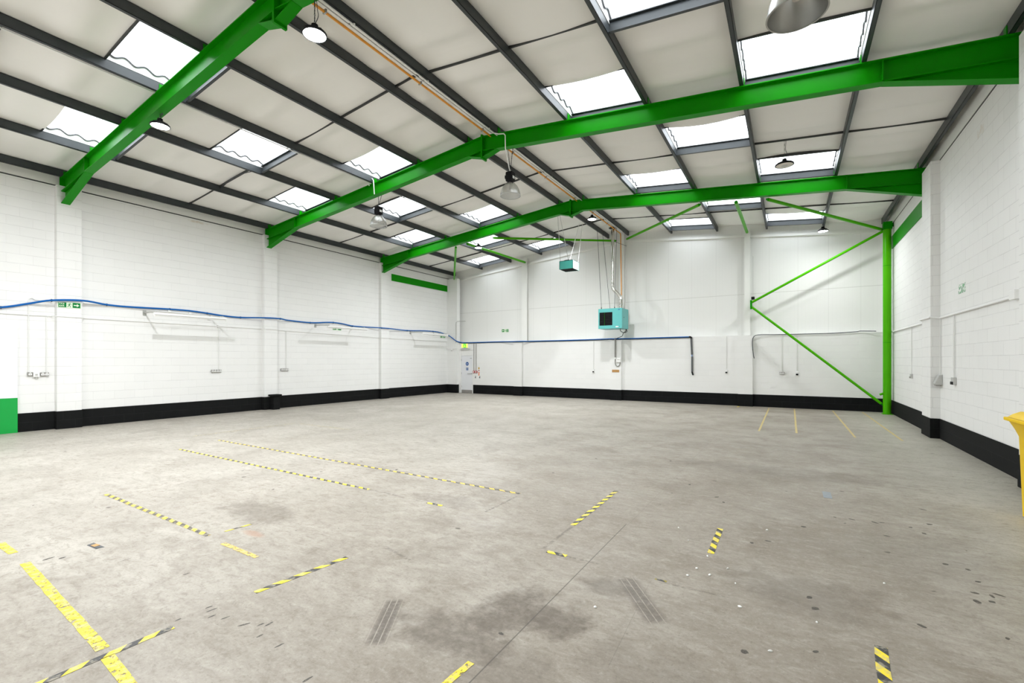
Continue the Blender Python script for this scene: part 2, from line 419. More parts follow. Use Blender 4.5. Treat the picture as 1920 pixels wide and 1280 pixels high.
# left wall with an unseen doorway, added for daylight from behind left
DY0, DY1, DH = -5.4, 0.6, 4.3
w = MB()
w.box(XL - .25, XL, DY1, YB + .3, 0, WT); w.box(XL - .25, XL, YF - .25, DY0, 0, WT); w.box(XL - .25, XL, DY0, DY1, DH, WT)
struct(w.build('wall_left', 'wall_y'))
struct(MB().box(XR, XR + .25, YF - .25, YB + .3, 0, WT + .02).build('wall_right', 'wall_r'))
struct(MB().box(XL, XR, YF - .25, YF, 0, 7.6).build('wall_front', 'wall_x'))
# back wall: blockwork below, panel cladding above and behind the ledge
bw = MB()
bw.box(-14.20, XR, YB, YG + .25, 0, 2.675); bw.box(XL, -15.02, YB, YG + .25, 0, 2.675)
bw.box(-15.02, -14.20, YB, YG + .25, 2.32, 2.675); bw.box(-15.02, -14.20, YB + .13, YG + .25, 0, 2.32)
struct(bw.build('wall_back', 'wall_x'))
poly = [(XL - .2, 2.675), (XR + .2, 2.675), (XR + .2, rz(XR, 7.5)), (XA, 7.52), (XL - .2, rz(XL, 7.5))]
struct(MB().prism(poly, 1, YG, YG + .2).build('wall_back_cladding', 'clad'))
tag(bpy.data.objects['wall_back_cladding'], kind='structure')
# sloping edge trim across the gable
tr = MB()
for xa, xb in ((XL, -6.3), (-6.3, XR)):
    def zt(x): return 6.93 - .098 * abs(x + 6.3)
    tr.prism([(xa, zt(xa)), (xb, zt(xb)), (xb, zt(xb) + .09), (xa, zt(xa) + .09)], 1, YG - .07, YG + .01)
struct(tr.build('trim_1', 'white_trim'))
# white eaves bands above the blockwork, with a dark shadow gap
n = 2
for x0, x1 in ((XL - .06, XL + .012), (XR - .012, XR + .06)):
    struct(MB().box(x0, x1, YF, YG, WT + .03, rz(XL, LIN) + .02).build('trim_%d' % n, 'white_trim')); n += 1
for x0, x1 in ((XL - .05, XL + .004), (XR - .004, XR + .05)):
    struct(MB().box(x0, x1, YF, YG, WT + .005, WT + .035).build('trim_%d' % n, 'rail')); n += 1

# pilasters (part of the walls) and black painted plinths
pil_l = [(y + .03, y + .50) for y in (FRAMES[0] - .19, FRAMES[1] - .19, FRAMES[2] - .14)] + [(-1.6, -1.1)]
for i, (a, b_) in enumerate(pil_l):
    struct(MB().box(XL - .01, XL + .16, a, b_, 0, 6.12).build('wall_left_pilaster', 'wall_y'))
    struct(MB().box(XL, XL + .172, a - .012, b_ + .012, 0, .449).build('baseboard_left_pilaster', 'plinth_y', bevel=.004))
struct(MB().box(XL - .01, -15.14, YB - .16, YB + .1, 0, 6.1).build('wall_back_corner_pilaster', 'wall_x'))
struct(MB().box(XL, -15.13, YB - .172, YB, 0, .449).build('baseboard_corner', 'plinth_x', bevel=.004))
for y0 in (13.50, 8.14):
    struct(MB().box(XR - .16, XR + .01, y0, y0 + .77, 0, 6.14).build('wall_right_pilaster', 'wall_r'))
    struct(MB().box(XR - .172, XR, y0 - .012, y0 + .782, 0, .44).build('baseboard_right_pilaster', 'plinth_y', bevel=.004))
struct(MB().box(XR - .10, XR + .01, YB - .18, YB + .1, 0, 6.1).build('wall_right_corner_pilaster', 'wall_x'))
for x0, x1 in ((-11.64, -11.16), (-6.70, -6.22), (-1.69, -1.20)):
    struct(MB().box(x0, x1, YB - .14, YB + .01, 0, 2.675).build('wall_back_pilaster', 'wall_x'))
    struct(MB().box(x0 - .012, x1 + .012, YB - .152, YB, 0, .455).build('baseboard_back_pilaster', 'plinth_x', bevel=.004))
struct(MB().box(XL, XL + .012, 3.17, YB, 0, .449).build('baseboard_left', 'plinth_y', bevel=.003))
struct(MB().box(XL, XL + .012, YF, DY0, 0, .449).build('baseboard_left_rear', 'plinth_y'))
struct(MB().box(XR - .012, XR, YF, YB, 0, .44).build('baseboard_right', 'plinth_y', bevel=.003))
struct(MB().box(-14.19, XR, YB - .012, YB, 0, .455).build('baseboard_back', 'plinth_x', bevel=.003))
# white steel posts of the gable, above the ledge
for xc, hw in ((-11.20, .155), (-6.28, .10), (-1.40, .10)):
    zt_ = 6.93 - .098 * abs(xc + 6.3)
    p = MB(); p.box(xc - hw, xc + hw, YG - .20, YG - .185, 2.67, zt_ + .3)
    p.box(xc - .008, xc + .008, YG - .19, YG, 2.67, zt_ + .3); p.box(xc - hw, xc + hw, YG - .015, YG + .001, 2.67, zt_ + .3)
    struct(p.build('trim_gable_post', 'white_trim'))

# ------------------------------------------------------------------ roof: lining boards, rooflights, purlins
PL = [-15.66, -13.86, -12.08, -10.33, -8.65, -6.95]      # purlin centre lines, left slope
PR = [-6.05, -4.22, -2.47, -.75, 1.015, 2.675]           # right slope
JOINTS = [-3.95, 1.42, 6.77, 12.2, 17.6]
PX = PL + PR
BAYS = list(zip(PX[:-1], PX[1:]))
def lights_for(i):
    if i in (1, 3, 7, 9): return [(y, min(y + 1.30, YG - .32)) for y in (-1.9, 3.15, 8.16, 13.22, 18.28)]
    if i in (2, 8): return [(y, y + 1.28) for y in (-4.4, .65, 5.68, 10.70, 15.73)]
    return []
ceil = MB(); win = 0
def lining(x, y, xa, xb):
    u = (x - xa) / (xb - xa)
    z = rz(x, LIN) if not (xa < XA < xb) else rz(x, LIN)
    jd = min(abs(y - j) for j in JOINTS); sag = .014 * math.sin(math.pi * u)
    rip = min(1, .25 + jd / .5) * math.sin(math.pi * u) * (.050 * math.sin(2 * math.pi * y / 1.06 + xa + .8 * math.sin(y * 1.3)) + .024 * math.sin(2 * math.pi * y / .61 + 2.1 * xa) + .008 * math.sin(2 * math.pi * y / 2.3 + 3 * xa))
    return z - sag + rip
def lining_patch(xa, xb, ya, yb):
    nx = 6; ny = max(2, int((yb - ya) / .11)); base = len(ceil.v)
    if yb - ya < .02: return
    for j in range(ny + 1):
        for i in range(nx + 1):
            x = xa + (xb - xa) * i / nx; y = ya + (yb - ya) * j / ny
            ceil.v.append((x, y, lining(x, y, xa, xb)))
    for j in range(ny):
        for i in range(nx):
            a = base + j * (nx + 1) + i; ceil.f.append((a, a + 1, a + nx + 2, a + nx + 1))
rows_y = [YF] + JOINTS + [YG]
sky_windows = []
edges = [(XL, PX[0])] + BAYS + [(PX[-1], XR)]
for bi, (xa, xb) in enumerate(edges):
    k = bi - 1
    holes = lights_for(k)
    cuts = sorted([(a, b_) for a, b_ in holes])
    y = YF
    if xa < XA < xb:                       # ridge bay folds at the apex
        lining_patch(xa, XA, YF, YG); lining_patch(XA, xb, YF, YG); continue
    for a, b_ in cuts:
        lining_patch(xa, xb, y, a); y = b_; sky_windows.append((k, xa, xb, a, b_))
    lining_patch(xa, xb, y, YG)
co = struct(ceil.build('ceiling', 'lining', smooth=True))
# outer weather shell so that no sky leaks round the lining
shell = MB()
for bi, (xa, xb) in enumerate(edges):
    k = bi - 1; segs = []; y = YF - .3
    for a, b_ in sorted(lights_for(k)): segs.append((y, a)); y = b_
    segs.append((y, YG + .3))
    xa2 = xa - (.3 if bi == 0 else 0); xb2 = xb + (.3 if bi == len(edges) - 1 else 0)
    for a, b_ in segs:
        if xa < XA < xb: parts = ((xa2, XA), (XA, xb2))
        else: parts = ((xa2, xb2),)
        for p, q in parts:
            z0, z1 = rz(p, LIN + .12), rz(q, LIN + .12)
            shell.prism([(p, z0), (q, z1), (q, z1 + .04), (p, z0 + .04)], 1, a, b_)
struct(shell.build('ceiling_outer_deck', 'lining'))

for wi, (k, xa, xb, a, b_) in enumerate(sky_windows):
    e = bpy.data.objects.new('window_%d' % (wi + 1), None); COL.objects.link(e); e['kind'] = 'structure'
    e.location = ((xa + xb) / 2, (a + b_) / 2, rz((xa + xb) / 2, LIN)); inv = Matrix.Translation(-e.location)
    def put(mb, name, mat, **kw):
        mb.v = [tuple(Vector(v) - e.location) for v in mb.v]; return mb.build(name, mat, e, **kw)
    z = lambda x, d=0: rz(x, LIN) + d
    # corrugated translucent sheet (corrugations run up the slope)
    ny = 56; nx = 1; s_ = MB(); xs = (xa - .02, xb + .02)
    def wave(y): q = abs(((y / .31) % 1) * 2 - 1); return .125 + .036 * (2 * q * q * (3 - 2 * q) - 1)
    for j in range(ny + 1):
        y = a - .04 + (b_ - a + .08) * j / ny
        for x in xs: s_.v.append((x, y, z(x, wave(y))))
    for j in range(ny): q = 2 * j; s_.f.append((q, q + 1, q + 3, q + 2))
    put(s_, 'pane', 'sheet')
    # white closures between purlin and sheet, wavy top edge
    for xx, nm in ((xa + .035, 1), (xb - .035, 2)):
        cl = MB(); m_ = len(cl.v)
        for j in range(ny + 1):
            y = a + (b_ - a) * j / ny
            cl.v += [(xx - .006, y, z(xx, -.01)), (xx - .006, y, z(xx, wave(y) - .004)), (xx + .006, y, z(xx, wave(y) - .004)), (xx + .006, y, z(xx, -.01))]
        for j in range(ny):
            q = 4 * j
            for i in range(4): cl.f.append((q + i, q + (i + 1) % 4, q + 4 + (i + 1) % 4, q + 4 + i))
        put(cl, 'closure', 'white')
        ed = MB(); pts = [(xx + (.022 if nm == 1 else -.022), a + (b_ - a) * j / ny, z(xx, wave(a + (b_ - a) * j / ny) - .020)) for j in range(ny + 1)]
        ed.tube(pts, .014, 6); put(ed, 'seal', 'grey_lag')
    # dark channel trimmer across the far end, thin dark trim across the near end
    t = MB()
    for (y0, y1, d0, d1) in ((b_ - .012, b_, -.15, .03), (b_ - .055, b_, -.155, -.143), (b_ - .055, b_, .02, .032)):
        t.prism([(xa + .03, z(xa, d0)), (xb - .03, z(xb, d0)), (xb - .03, z(xb, d1)), (xa + .03, z(xa, d1))], 1, y0, y1)
    put(t, 'trimmer', 'steel')
    t = MB().prism([(xa + .03, z(xa, -.02)), (xb - .03, z(xb, -.02)), (xb - .03, z(xb, .12)), (xa + .03, z(xa, .12))], 1, a - .03, a)
    put(t, 'frame', 'rail')
    t = MB().prism([(xa + .03, z(xa, -.01)), (xb - .03, z(xb, -.01)), (xb - .03, z(xb, .12)), (xa + .03, z(xa, .12))], 1, b_, b_ + .03)
    put(t, 'upstand', 'white')
    # light portal guides daylight through the opening
    ld = bpy.data.lights.new('daylight_portal', 'AREA'); ld.shape = 'RECTANGLE'; ld.size = xb - xa - .1; ld.size_y = b_ - a
    ld.cycles.is_portal = True
    lo = bpy.data.objects.new('daylight_portal', ld); COL.objects.link(lo)
    sgn = 1 if (xa + xb) / 2 < XA else -1
    lo.location = ((xa + xb) / 2, (a + b_) / 2, rz((xa + xb) / 2, LIN) + .09); lo.rotation_euler = (0, -sgn * math.atan(SL), 0)

# dark joint rails between the lining boards, per bay
for bi, (xa, xb) in enumerate(edges):
    if bi == 0 or bi == len(edges) - 1: continue
    k = bi - 1
    for ji, y in enumerate(JOINTS):
        if y < 2: continue
        if any(a - .1 < y < b_ + .1 for a, b_ in lights_for(k)): continue
        r_ = MB()
        xs = [xa + .03 + (xb - xa - .06) * i / 6 for i in range(7)]
        if xa < XA < xb: xs = [xa + .03, XA, xb - .03]
        for p, q in zip(xs[:-1], xs[1:]):
            zp, zq = rz(p, LIN), rz(q, LIN)
            r_.prism([(p, zp - .042), (q, zq - .042), (q, zq + .02), (p, zp + .02)], 1, y - .016, y + .016)
        struct(r_.build('trim_ceiling_joint', 'rail'))

place_l = ['dark grey steel purlin along the left eaves, just above the left wall',
           'dark grey roof purlin, second up from the left eaves',
           'dark grey roof purlin, third up from the left eaves',
           'dark grey roof purlin with white conduit clipped along its side, left slope',
           'dark grey roof purlin on the left slope, next below the ridge pair',
           'dark grey purlin just left of the ridge',
           'dark grey purlin just right of the ridge, beside the orange pipe',
           'dark grey roof purlin on the right slope, next below the ridge pair',
           'dark grey roof purlin near the middle of the right slope, third from the ridge',
           'dark grey roof purlin on the right slope, fourth from the ridge',
           'dark grey roof purlin on the right slope, next above the right eaves',
           'dark grey steel purlin along the right eaves, just above the right wall']
for i, x in enumerate(PX):
    zb = rz(x, TOP + .005); p = MB(); d = .18; h = .033
    lft = x < XA
    # zed section: bottom flange, web, top flange
    w0 = x - .006 + (h - .006 if not lft else h - .006)
    y0, y1 = YF, YG - .02
    p.box(x - h, x + h, y0, y1, zb, zb + .007)
    p.box(x + h - .007, x + h, y0, y1, zb, zb + d) if x < .5 else p.box(x - h, x - h + .007, y0, y1, zb, zb + d)
    p.box(x - h, x + h, y0, y1, zb + d - .007, zb + d)
    p.box(x - h, x - h + .006, y0, y1, zb, zb + .02) if x < .5 else p.box(x + h - .006, x + h, y0, y1, zb, zb + .02)
    tag(p.build('roof_purlin', 'steel'), place_l[i], 'purlin', 'purlins running the length of the roof')

# ------------------------------------------------------------------ green portal frames
def rafter(fi, fy, label):
    t = thing('portal_frame', label, 'roof beam', (XA, fy, 6.9), 0, 'green portal frames across the roof')
    o_ = t.location
    def put(mb, name, mat='green', **kw):
        mb.v = [tuple(Vector(v) - o_) for v in mb.v]; return mb.build(name, mat, t, **kw)
    hw, tf, tw = .085, .018, .006
    for side in (-1, 1):
        xe = XL + .10 if side < 0 else XR + .03
        m_ = MB()
        for (w0, w1, d0, d1) in ((-hw, hw, 0, tf), (-tw, tw, tf, .36 - tf), (-hw, hw, .36 - tf, .36)):
            m_.prism([(xe, rz(xe, UND) + d0), (XA, UND + d0), (XA, UND + d1), (xe, rz(xe, UND) + d1)], 1, fy + w0, fy + w1)
        b_ = put(m_, 'rafter', bevel=.0)
        # eaves haunch
        xj = -14.07 if side < 0 else 1.25
        ze, zj = 5.675, rz(xj, UND)
        h_ = MB()
        h_.prism([(xe, ze), (xj, zj), (xe, rz(xe, UND) + .01)], 1, fy - tw, fy + tw)
        h_.prism([(xe, ze - tf), (xj, zj - tf * .2), (xj, zj + .004), (xe, ze)], 1, fy - hw, fy + hw)
        put(h_, 'haunch')
        s_ = MB()
        for sgn in (-1, 1):
            ys = sorted((fy + sgn * tw, fy + sgn * hw))
            s_.box(xj - .008, xj + .008, ys[0], ys[1], zj, zj + .36)
        put(s_, 'stiffener')
        ep = MB().box(min(xe, xe - side * .03), max(xe, xe - side * .03), fy - .10, fy + .10, ze - .03, rz(xe, UND) + .38)
        put(ep, 'end_plate')
        # apex haunch
        a_ = MB(); xa_ = XA + side * .42
        a_.prism([(XA, 6.72), (xa_, rz(xa_, UND)), (XA, UND + .02)], 1, fy - tw, fy + tw)
        a_.prism([(XA, 6.72 - tf), (xa_, rz(xa_, UND) - .004), (xa_, rz(xa_, UND) + .006), (XA, 6.72)], 1, fy - hw, fy + hw)
        put(a_, 'apex_haunch')
    put(MB().box(XA - .022, XA + .022, fy - .105, fy + .105, 6.67, 7.26), 'apex_plate')
    for x in PX:
        zc = rz(x, TOP)
        cx = x + .033 if x < .5 else x - .033 - .012
        put(MB().box(cx, cx + .012, fy - .05, fy + .05, zc - .002, zc + .15).box(cx - .0, cx + .06, fy - .05, fy + .05, zc - .002, zc + .008), 'purlin_cleat')
    bo = MB()
    for dz in (.1, .2, .3, .45):
        for dy in (-.06, .06):
            pass
    return t
rafter(0, FRAMES[0], 'nearest green portal frame beam, running off the top of the picture')
rafter(1, FRAMES[1], 'middle green portal frame beam, with two unlit glass lamps below it')
rafter(2, FRAMES[2], 'farthest green portal frame beam, with green brace tubes behind it')

def bar(name, a, b_, r, mat, label, cat, ends=True, n=14):
    a, b_ = Vector(a), Vector(b_); mid = (a + b_) / 2
    t = thing(name, label, cat, a)
    MB().tube([Vector((0, 0, 0)), b_ - a], r, n).build('tube', mat, t, smooth=True)
    if ends:
        d = (b_ - a).normalized()
        for p, s_ in ((Vector((0, 0, 0)), 1), (b_ - a, -1)):
            MB().tube([p - d * s_ * .06, p + d * s_ * .09], r * .75, 4).build('end_lug', 'green', t)
    return t
YA = FRAMES[2] + .05   # far side of the farthest frame
bar('roof_brace', (-.52, YA, 6.21), (2.55, 19.0, 6.00), .045, 'green_pipe', 'green brace tube from the farthest beam down to the top of the green column', 'brace')
bar('roof_brace', (-1.33, YA, 6.28), (-1.40, 19.45, 6.60), .05, 'green_pipe', 'short green brace tube above the white post left of the wall brace', 'brace')
bar('roof_brace', (-2.33, YA, 6.38), (-6.02, 19.45, 6.98), .045, 'green_pipe', 'green brace tube slanting down to the top of the flue pipe from the right', 'brace')
bar('roof_brace', (-9.69, YA, 6.42), (-6.55, 19.45, 6.97), .045, 'green_pipe', 'green brace tube level above the hanging fan box', 'brace')
bar('roof_brace', (-10.96, YA, 6.36), (-11.14, 19.50, 6.55), .05, 'green_pipe', 'green brace tube behind the small lit lamp of the left slope', 'brace')
bar('roof_brace', (-11.55, YA, 6.30), (-15.35, 19.25, 6.08), .045, 'green_pipe', 'green brace tube seen upright in the far left corner', 'brace')
# K brace on the back wall
bar('wall_brace', (-1.20, 18.98, 3.87), (2.62, 18.84, 5.93), .042, 'green_pipe', 'upper green tube of the wall brace, rising to the column top', 'brace')
bar('wall_brace', (-1.20, 18.98, 3.69), (2.52, 18.84, .33), .042, 'green_pipe', 'lower green tube of the wall brace, falling to the column foot', 'brace')
t = thing('gusset_plate', 'small green gusset plate where the two wall brace tubes meet', 'bracket', (-1.23, 19.0, 3.78))
MB().box(-.03, .03, -.05, .05, -.16, .17).build('plate', 'green', t, bevel=.004)
MB().box(-.012, .012, .05, YG - .19 - 19.0, -.10, .10).build('stub', 'green', t)
for dz in (-.1, .1): MB().tube([(0, -.07, dz), (0, -.05, dz)], .014, 6).build('bolt', 'green', t)
# green column
t = thing('green_column', 'bright green round steel column standing in the right back corner', 'column', (2.66, 18.78, 0))
MB().tube([(0, 0, 0.02), (0, 0, 5.92)], .108, 28).build('shaft', 'green_pipe', t, smooth=True)
MB().box(-.13, .13, -.13, .13, 0, .02).build('base_plate', 'green_pipe', t)
MB().box(-.11, .12, -.10, .10, 5.92, 6.16).build('cap', 'green', t, bevel=.005)
MB().tube([(-.19, -.02, .62), (-.10, -.02, .66)], .035, 8).build('lug', 'green_pipe', t)
for zz in (2.30, 4.76): MB().lathe([(.1085, -.006), (.112, 0), (.1085, .006)], 28, (0, 0, zz)).build('joint_ring', 'green', t)
MB().box(-.0, .3, .0, .012, 6.0, 6.12).build('tie_plate', 'green', t)
# eaves tie beams
tag(MB().box(XL - .01, XL + .02, 15.20, 19.30, 5.43, 5.75).build('eaves_tie_beam', 'green', bevel=.003),
    'dark green flat beam on the left wall between farthest pilaster and corner', 'beam')
tag(MB().box(XR - .03, XR + .01, 14.95, 18.95, 5.32, 5.72).build('eaves_tie_beam', 'green', bevel=.003),
    'green flat beam high on the right wall beside the green column', 'beam')

# ------------------------------------------------------------------ ridge services
def pipe(name, pts, r, mat, label, cat, n=8, clips=None, clipmat='galv'):
    o = pts[0]; t = thing(name, label, cat, o)
    MB().tube([Vector(p) - Vector(o) for p in pts], r, n).build('pipe', mat, t, smooth=True)
    for c in clips or []:
        c = Vector(c) - Vector(o)
        MB().box(c.x - r * 1.8, c.x + r * 1.8, c.y - .012, c.y + .012, c.z - r * 1.2, c.z + r * 1.8).build('clip', clipmat, t)
    return t
pipe('gas_pipe', [(-6.25, YF + .1, 7.20), (-6.25, 19.16, 7.20), (-6.235, 19.21, 7.18), (-6.23, 19.22, 7.12), (-6.19, 19.22, 4.0), (-6.17, 19.05, 3.92), (-6.17, 18.75, 3.90)], .021, 'orange',
     'orange gas pipe along the ridge, dropping down to the turquoise heater', 'pipe', clips=[(-6.25, y, 7.20) for y in (4.6, 6.77, 8.9, 10.3, 12.2, 14.3, 17.6)])
pipe('conduit_run', [(-6.175, YF + .1, 7.22), (-6.175, 18.9, 7.22)], .014, 'white', 'white conduit beside the orange ridge pipe, the nearer to it', 'conduit',
     clips=[(-6.175, y, 7.22) for y in (5.0, 6.77, 8.9, 12.2, 16)], clipmat='conduit')
pipe('conduit_run', [(-6.062, YF + .1, 7.175), (-6.062, 18.9, 7.175)], .014, 'white', 'white conduit against the purlin right of the orange ridge pipe', 'conduit',
     clips=[(-6.062, y, 7.175) for y in (5.0, 6.77, 8.9, 12.2, 16)], clipmat='conduit')
pipe('conduit_run', [(-10.385, YF + .1, 6.845), (-10.385, 14.4, 6.845)], .014, 'white', 'white conduit under the fourth purlin of the left slope', 'conduit',
     clips=[(-10.385, y, 6.845) for y in (5.2, 6.6, 8, 10.5, 13)], clipmat='conduit')
pipe('loose_cable', smooth_path([(-10.85, 6.95, 6.98), (-11.9, 6.98, 6.83), (-12.1, 6.9, 6.72), (-12.3, 6.78, 6.76), (-13.0, 6.72, 6.74), (-13.8, 6.78, 6.62)]), .010, 'cable',
     'thin dark cable hanging under the lining near the third purlin', 'cable', 6)

# ------------------------------------------------------------------ lamps
def chain(t, a, b_, name='chain', mat='cable', r=.004):
    a, b_ = Vector(a), Vector(b_); n = max(3, int((b_ - a).length / .05)); m_ = MB(); d = (b_ - a) / n
    for i in range(n):
        p = a + d * i
        side = Vector((.008, 0, 0)) if i % 2 else Vector((0, .008, 0))
        m_.tube([p + side, p + d + side * .2], r, 4); m_.tube([p - side, p + d - side * .2], r, 4)
    return m_.build(name, mat, t)
def bell_lamp(loc, label, hang, s=1.0, conduit=None, mat='reflector', black=True):
    """unlit high-bay with a prismatic bell reflector; loc = centre of its rim"""
    t = thing('high_bay_lamp', label, 'lamp', loc, group='unlit bell lamps')
    prof = [(.235, 0), (.242, .008), (.240, .03), (.228, .09), (.205, .16), (.165, .23), (.115, .285), (.075, .31), (.06, .33)]
    prof = [(r_ * s, z_ * s) for r_, z_ in prof]
    MB().lathe(prof, 40).build('reflector', mat, t, smooth=True)
    MB().lathe([(.232 * s, .004), (.246 * s, .004), (.246 * s, -.006), (.232 * s, -.006), (.232 * s, .004)], 40).build('rim', 'galv', t, smooth=True)
    MB().lathe([(0, .12 * s), (.035 * s, .13 * s), (.04 * s, .2 * s), (.03 * s, .29 * s), (.03 * s, .33 * s)], 16).build('bulb', 'lens_off', t, smooth=True)
    g = MB().box(-.085 * s, .085 * s, -.085 * s, .085 * s, .34 * s, .56 * s)
    gb = g.build('gear_box', 'black', t, bevel=.012)
    MB().lathe([(.07 * s, .31 * s), (.08 * s, .345 * s), (.0, .345 * s)], 20).build('collar', 'black', t)
    MB().box(-.13 * s, -.085 * s, -.05 * s, .05 * s, .42 * s, .50 * s).build('terminal_box', 'black', gb, bevel=.006)
    MB().box(.086 * s, .094 * s, -.04 * s, .04 * s, .40 * s, .46 * s).build('gear_label', 'white', gb)
    for k in range(4):
        MB().box(-.088 * s, .088 * s, -.088 * s, .088 * s, (.37 + .045 * k) * s, (.376 + .045 * k) * s).build('cooling_fin', 'black', gb)
    MB().tube(smooth_path([(-.02, 0, .55 * s), (-.02, 0, .60 * s), (0, 0, .62 * s), (.02, 0, .60 * s), (.02, 0, .55 * s)], 4), .005, 6).build('hook', 'galv', t)
    top = Vector(hang) - Vector(loc)
    chain(t, (0, 0, .60 * s), top + Vector((.07, 0, 0)))
    chain(t, (0, 0, .60 * s), top + Vector((-.07, 0, 0)))
    if conduit:
        MB().tube([Vector(p) - Vector(loc) for p in conduit], .014, 8).build('flex', 'white', t, smooth=True)
    return t
yb = FRAMES[1]
bell_lamp((-5.69, yb, 5.64), 'unlit bell lamp with clear reflector and black gear, hanging nearest the ridge', (-5.69, yb, 6.77),
          conduit=[(-6.1, yb - .12, 7.2), (-5.95, yb - .12, 7.13), (-5.80, yb - .12, 7.10), (-5.76, yb - .12, 7.05), (-5.76, yb - .11, 6.75), (-5.71, yb - .02, 6.3), (-5.69, yb, 6.2)])
bell_lamp((-10.16, yb, 5.60), 'unlit bell lamp with clear reflector and black gear, hanging on the left slope', (-10.10, yb, 6.48),
          conduit=[(-10.42, yb - .12, 6.78), (-10.42, yb - .13, 6.93), (-10.38, yb - .13, 6.97), (-10.27, yb - .13, 6.95), (-10.23, yb - .13, 6.9), (-10.2, yb - .12, 6.5)])
bell_lamp((.06, 5.65, 5.36), 'large spun metal lamp shade cut off by the top edge of the picture', (.06, 5.65, 6.76), 1.17, mat='spun')

def led_lamp(loc, label, hang, lit=True, r=.16, power=400, group=None, cord=True):
    t = thing('led_high_bay_lamp', label, 'lamp', loc, group=group)
    MB().lathe([(0, .085), (.06, .085), (.07, .05), (r * .8, .045), (r, .025), (r + .004, 0), (r * .93, -.008), (r * .93, .004)], 36).build('body', 'black', t, smooth=True)
    MB().lathe([(0, -.012), (r * .6, -.011), (r * .86, -.004), (r * .93, .002)], 36).build('lens', 'led' if lit else 'lens_off', t, smooth=True)
    if not lit: MB().lathe([(0, -.018), (r * .35, -.014), (r * .36, -.010)], 24).build('driver_cap', 'conduit_gal', t, smooth=True)
    MB().lathe([(.045, .085), (.045, .14), (.02, .15), (0, .15)], 18).build('driver', 'black', t, smooth=True)
    for k in range(10):
        a = k * math.pi / 5
        MB().loft([(.05 * math.cos(a - .05), .05 * math.sin(a - .05), .05), (.05 * math.cos(a + .05), .05 * math.sin(a + .05), .05), (.05 * math.cos(a + .05), .05 * math.sin(a + .05), .1), (.05 * math.cos(a - .05), .05 * math.sin(a - .05), .1)],
                  [(r * .9 * math.cos(a - .02), r * .9 * math.sin(a - .02), .03), (r * .9 * math.cos(a + .02), r * .9 * math.sin(a + .02), .03), (r * .9 * math.cos(a + .02), r * .9 * math.sin(a + .02), .045), (r * .9 * math.cos(a - .02), r * .9 * math.sin(a - .02), .045)]).build('heat_fin', 'black', t)
    MB().tube([(0, 0, .15), (0, 0, .175)], .008, 6).build('hook', 'galv', t)
    top = Vector(hang) - Vector(loc)
    chain(t, (0, 0, .17), top)
    if cord:
        MB().tube(smooth_path([(.01, 0, .15), (.05, .02, .25), (.02, .03, top.z * .5 + .1), top + Vector((.03, 0, 0))]), .005, 5).build('flex', 'cable', t)
    if lit:
        ld = bpy.data.lights.new('lamp_light', 'AREA'); ld.shape = 'DISK'; ld.size = r * 1.9; ld.energy = power; ld.color = (.96, .98, 1.0)
        lo = bpy.data.objects.new('lamp_light', ld); COL.objects.link(lo); lo.parent = t; lo.location = (0, 0, -.022)
    return t
PW = 340
LG = None
led_lamp((-5.64, 3.99, 6.24), 'brightly lit disc lamp near the top of the picture under the nearest beam', (-5.64, 3.99, rz(-5.64, UND) - .02), power=PW)
led_lamp((-10.38, 3.99, 6.24), 'brightly lit disc lamp against the nearest green beam on the left slope', (-10.38, 3.99, rz(-10.38, UND) - .01), power=PW)
led_lamp((-5.70, 14.54, 6.48), 'lit disc lamp by the ridge under the farthest beam, near the flue', (-5.70, 14.54, 6.76), power=PW * .72, r=.15)
led_lamp((-10.39, 14.54, 6.12), 'lit disc lamp under the farthest beam on the left slope', (-10.39, 14.54, rz(-10.39, UND) - .01), power=PW * .8, r=.15)
led_lamp((.90, 17.7, 5.87), 'small lit lamp in front of the back wall, left of the green column', (1.0, 17.7, rz(1.0, TOP)), power=PW * .22, r=.15)
led_lamp((-.11, 12.2, 6.20), 'unlit black disc lamp hanging in front of a right slope rooflight', (-.11, 12.2, rz(-.11, LIN) - .05), lit=False, r=.19)
led_lamp((-10.38, -1.29, 6.2), 'added lit disc lamp, unseen behind the viewpoint on the left', (-10.38, -1.29, rz(-10.38, LIN) - .08), power=PW * .5)  # unseen lamp added to help light the room
led_lamp((-5.64, -1.29, 6.2), 'added lit disc lamp, unseen behind the viewpoint by the ridge', (-5.64, -1.29, rz(-5.64, LIN) - .12), power=PW * .6)  # second unseen lamp, added for more light

# ------------------------------------------------------------------ ceiling fan box
t = thing('ceiling_fan_box', 'small teal fan box hanging on four thin rods from the roof', 'fan', (-7.09, 15.78, 5.12))
MB().box(-.275, .275, -.29, -.275, 0, .31).box(-.275, .275, .275, .29, 0, .31).box(-.275, -.26, -.29, .29, 0, .31).box(-.275, .275, -.29, .29, .295, .31).build('casing', 'turq_dark', t)
MB().box(.26, .275, -.29, .29, 0, .31).build('side_panel', 'turq_lit', t)  # paler copy of the enamel paints in lamplight on this side
MB().lathe([(.20, .31), (.21, .35), (.19, .35), (.18, .315)], 30).build('inlet_ring', 'black', t, smooth=True)
lv = MB()
for k in range(7): lv.loft([(-.25 + .075 * k, -.27, .0), (-.245 + .075 * k, -.27, .0), (-.225 + .075 * k, -.27, .05), (-.23 + .075 * k, -.27, .05)], [(-.25 + .075 * k, .27, .0), (-.245 + .075 * k, .27, .0), (-.225 + .075 * k, .27, .05), (-.23 + .075 * k, .27, .05)])
lv.build('louvre', 'black', t)
MB().box(-.26, .26, -.275, .275, .15, .17).build('fan_plate', 'black', t)
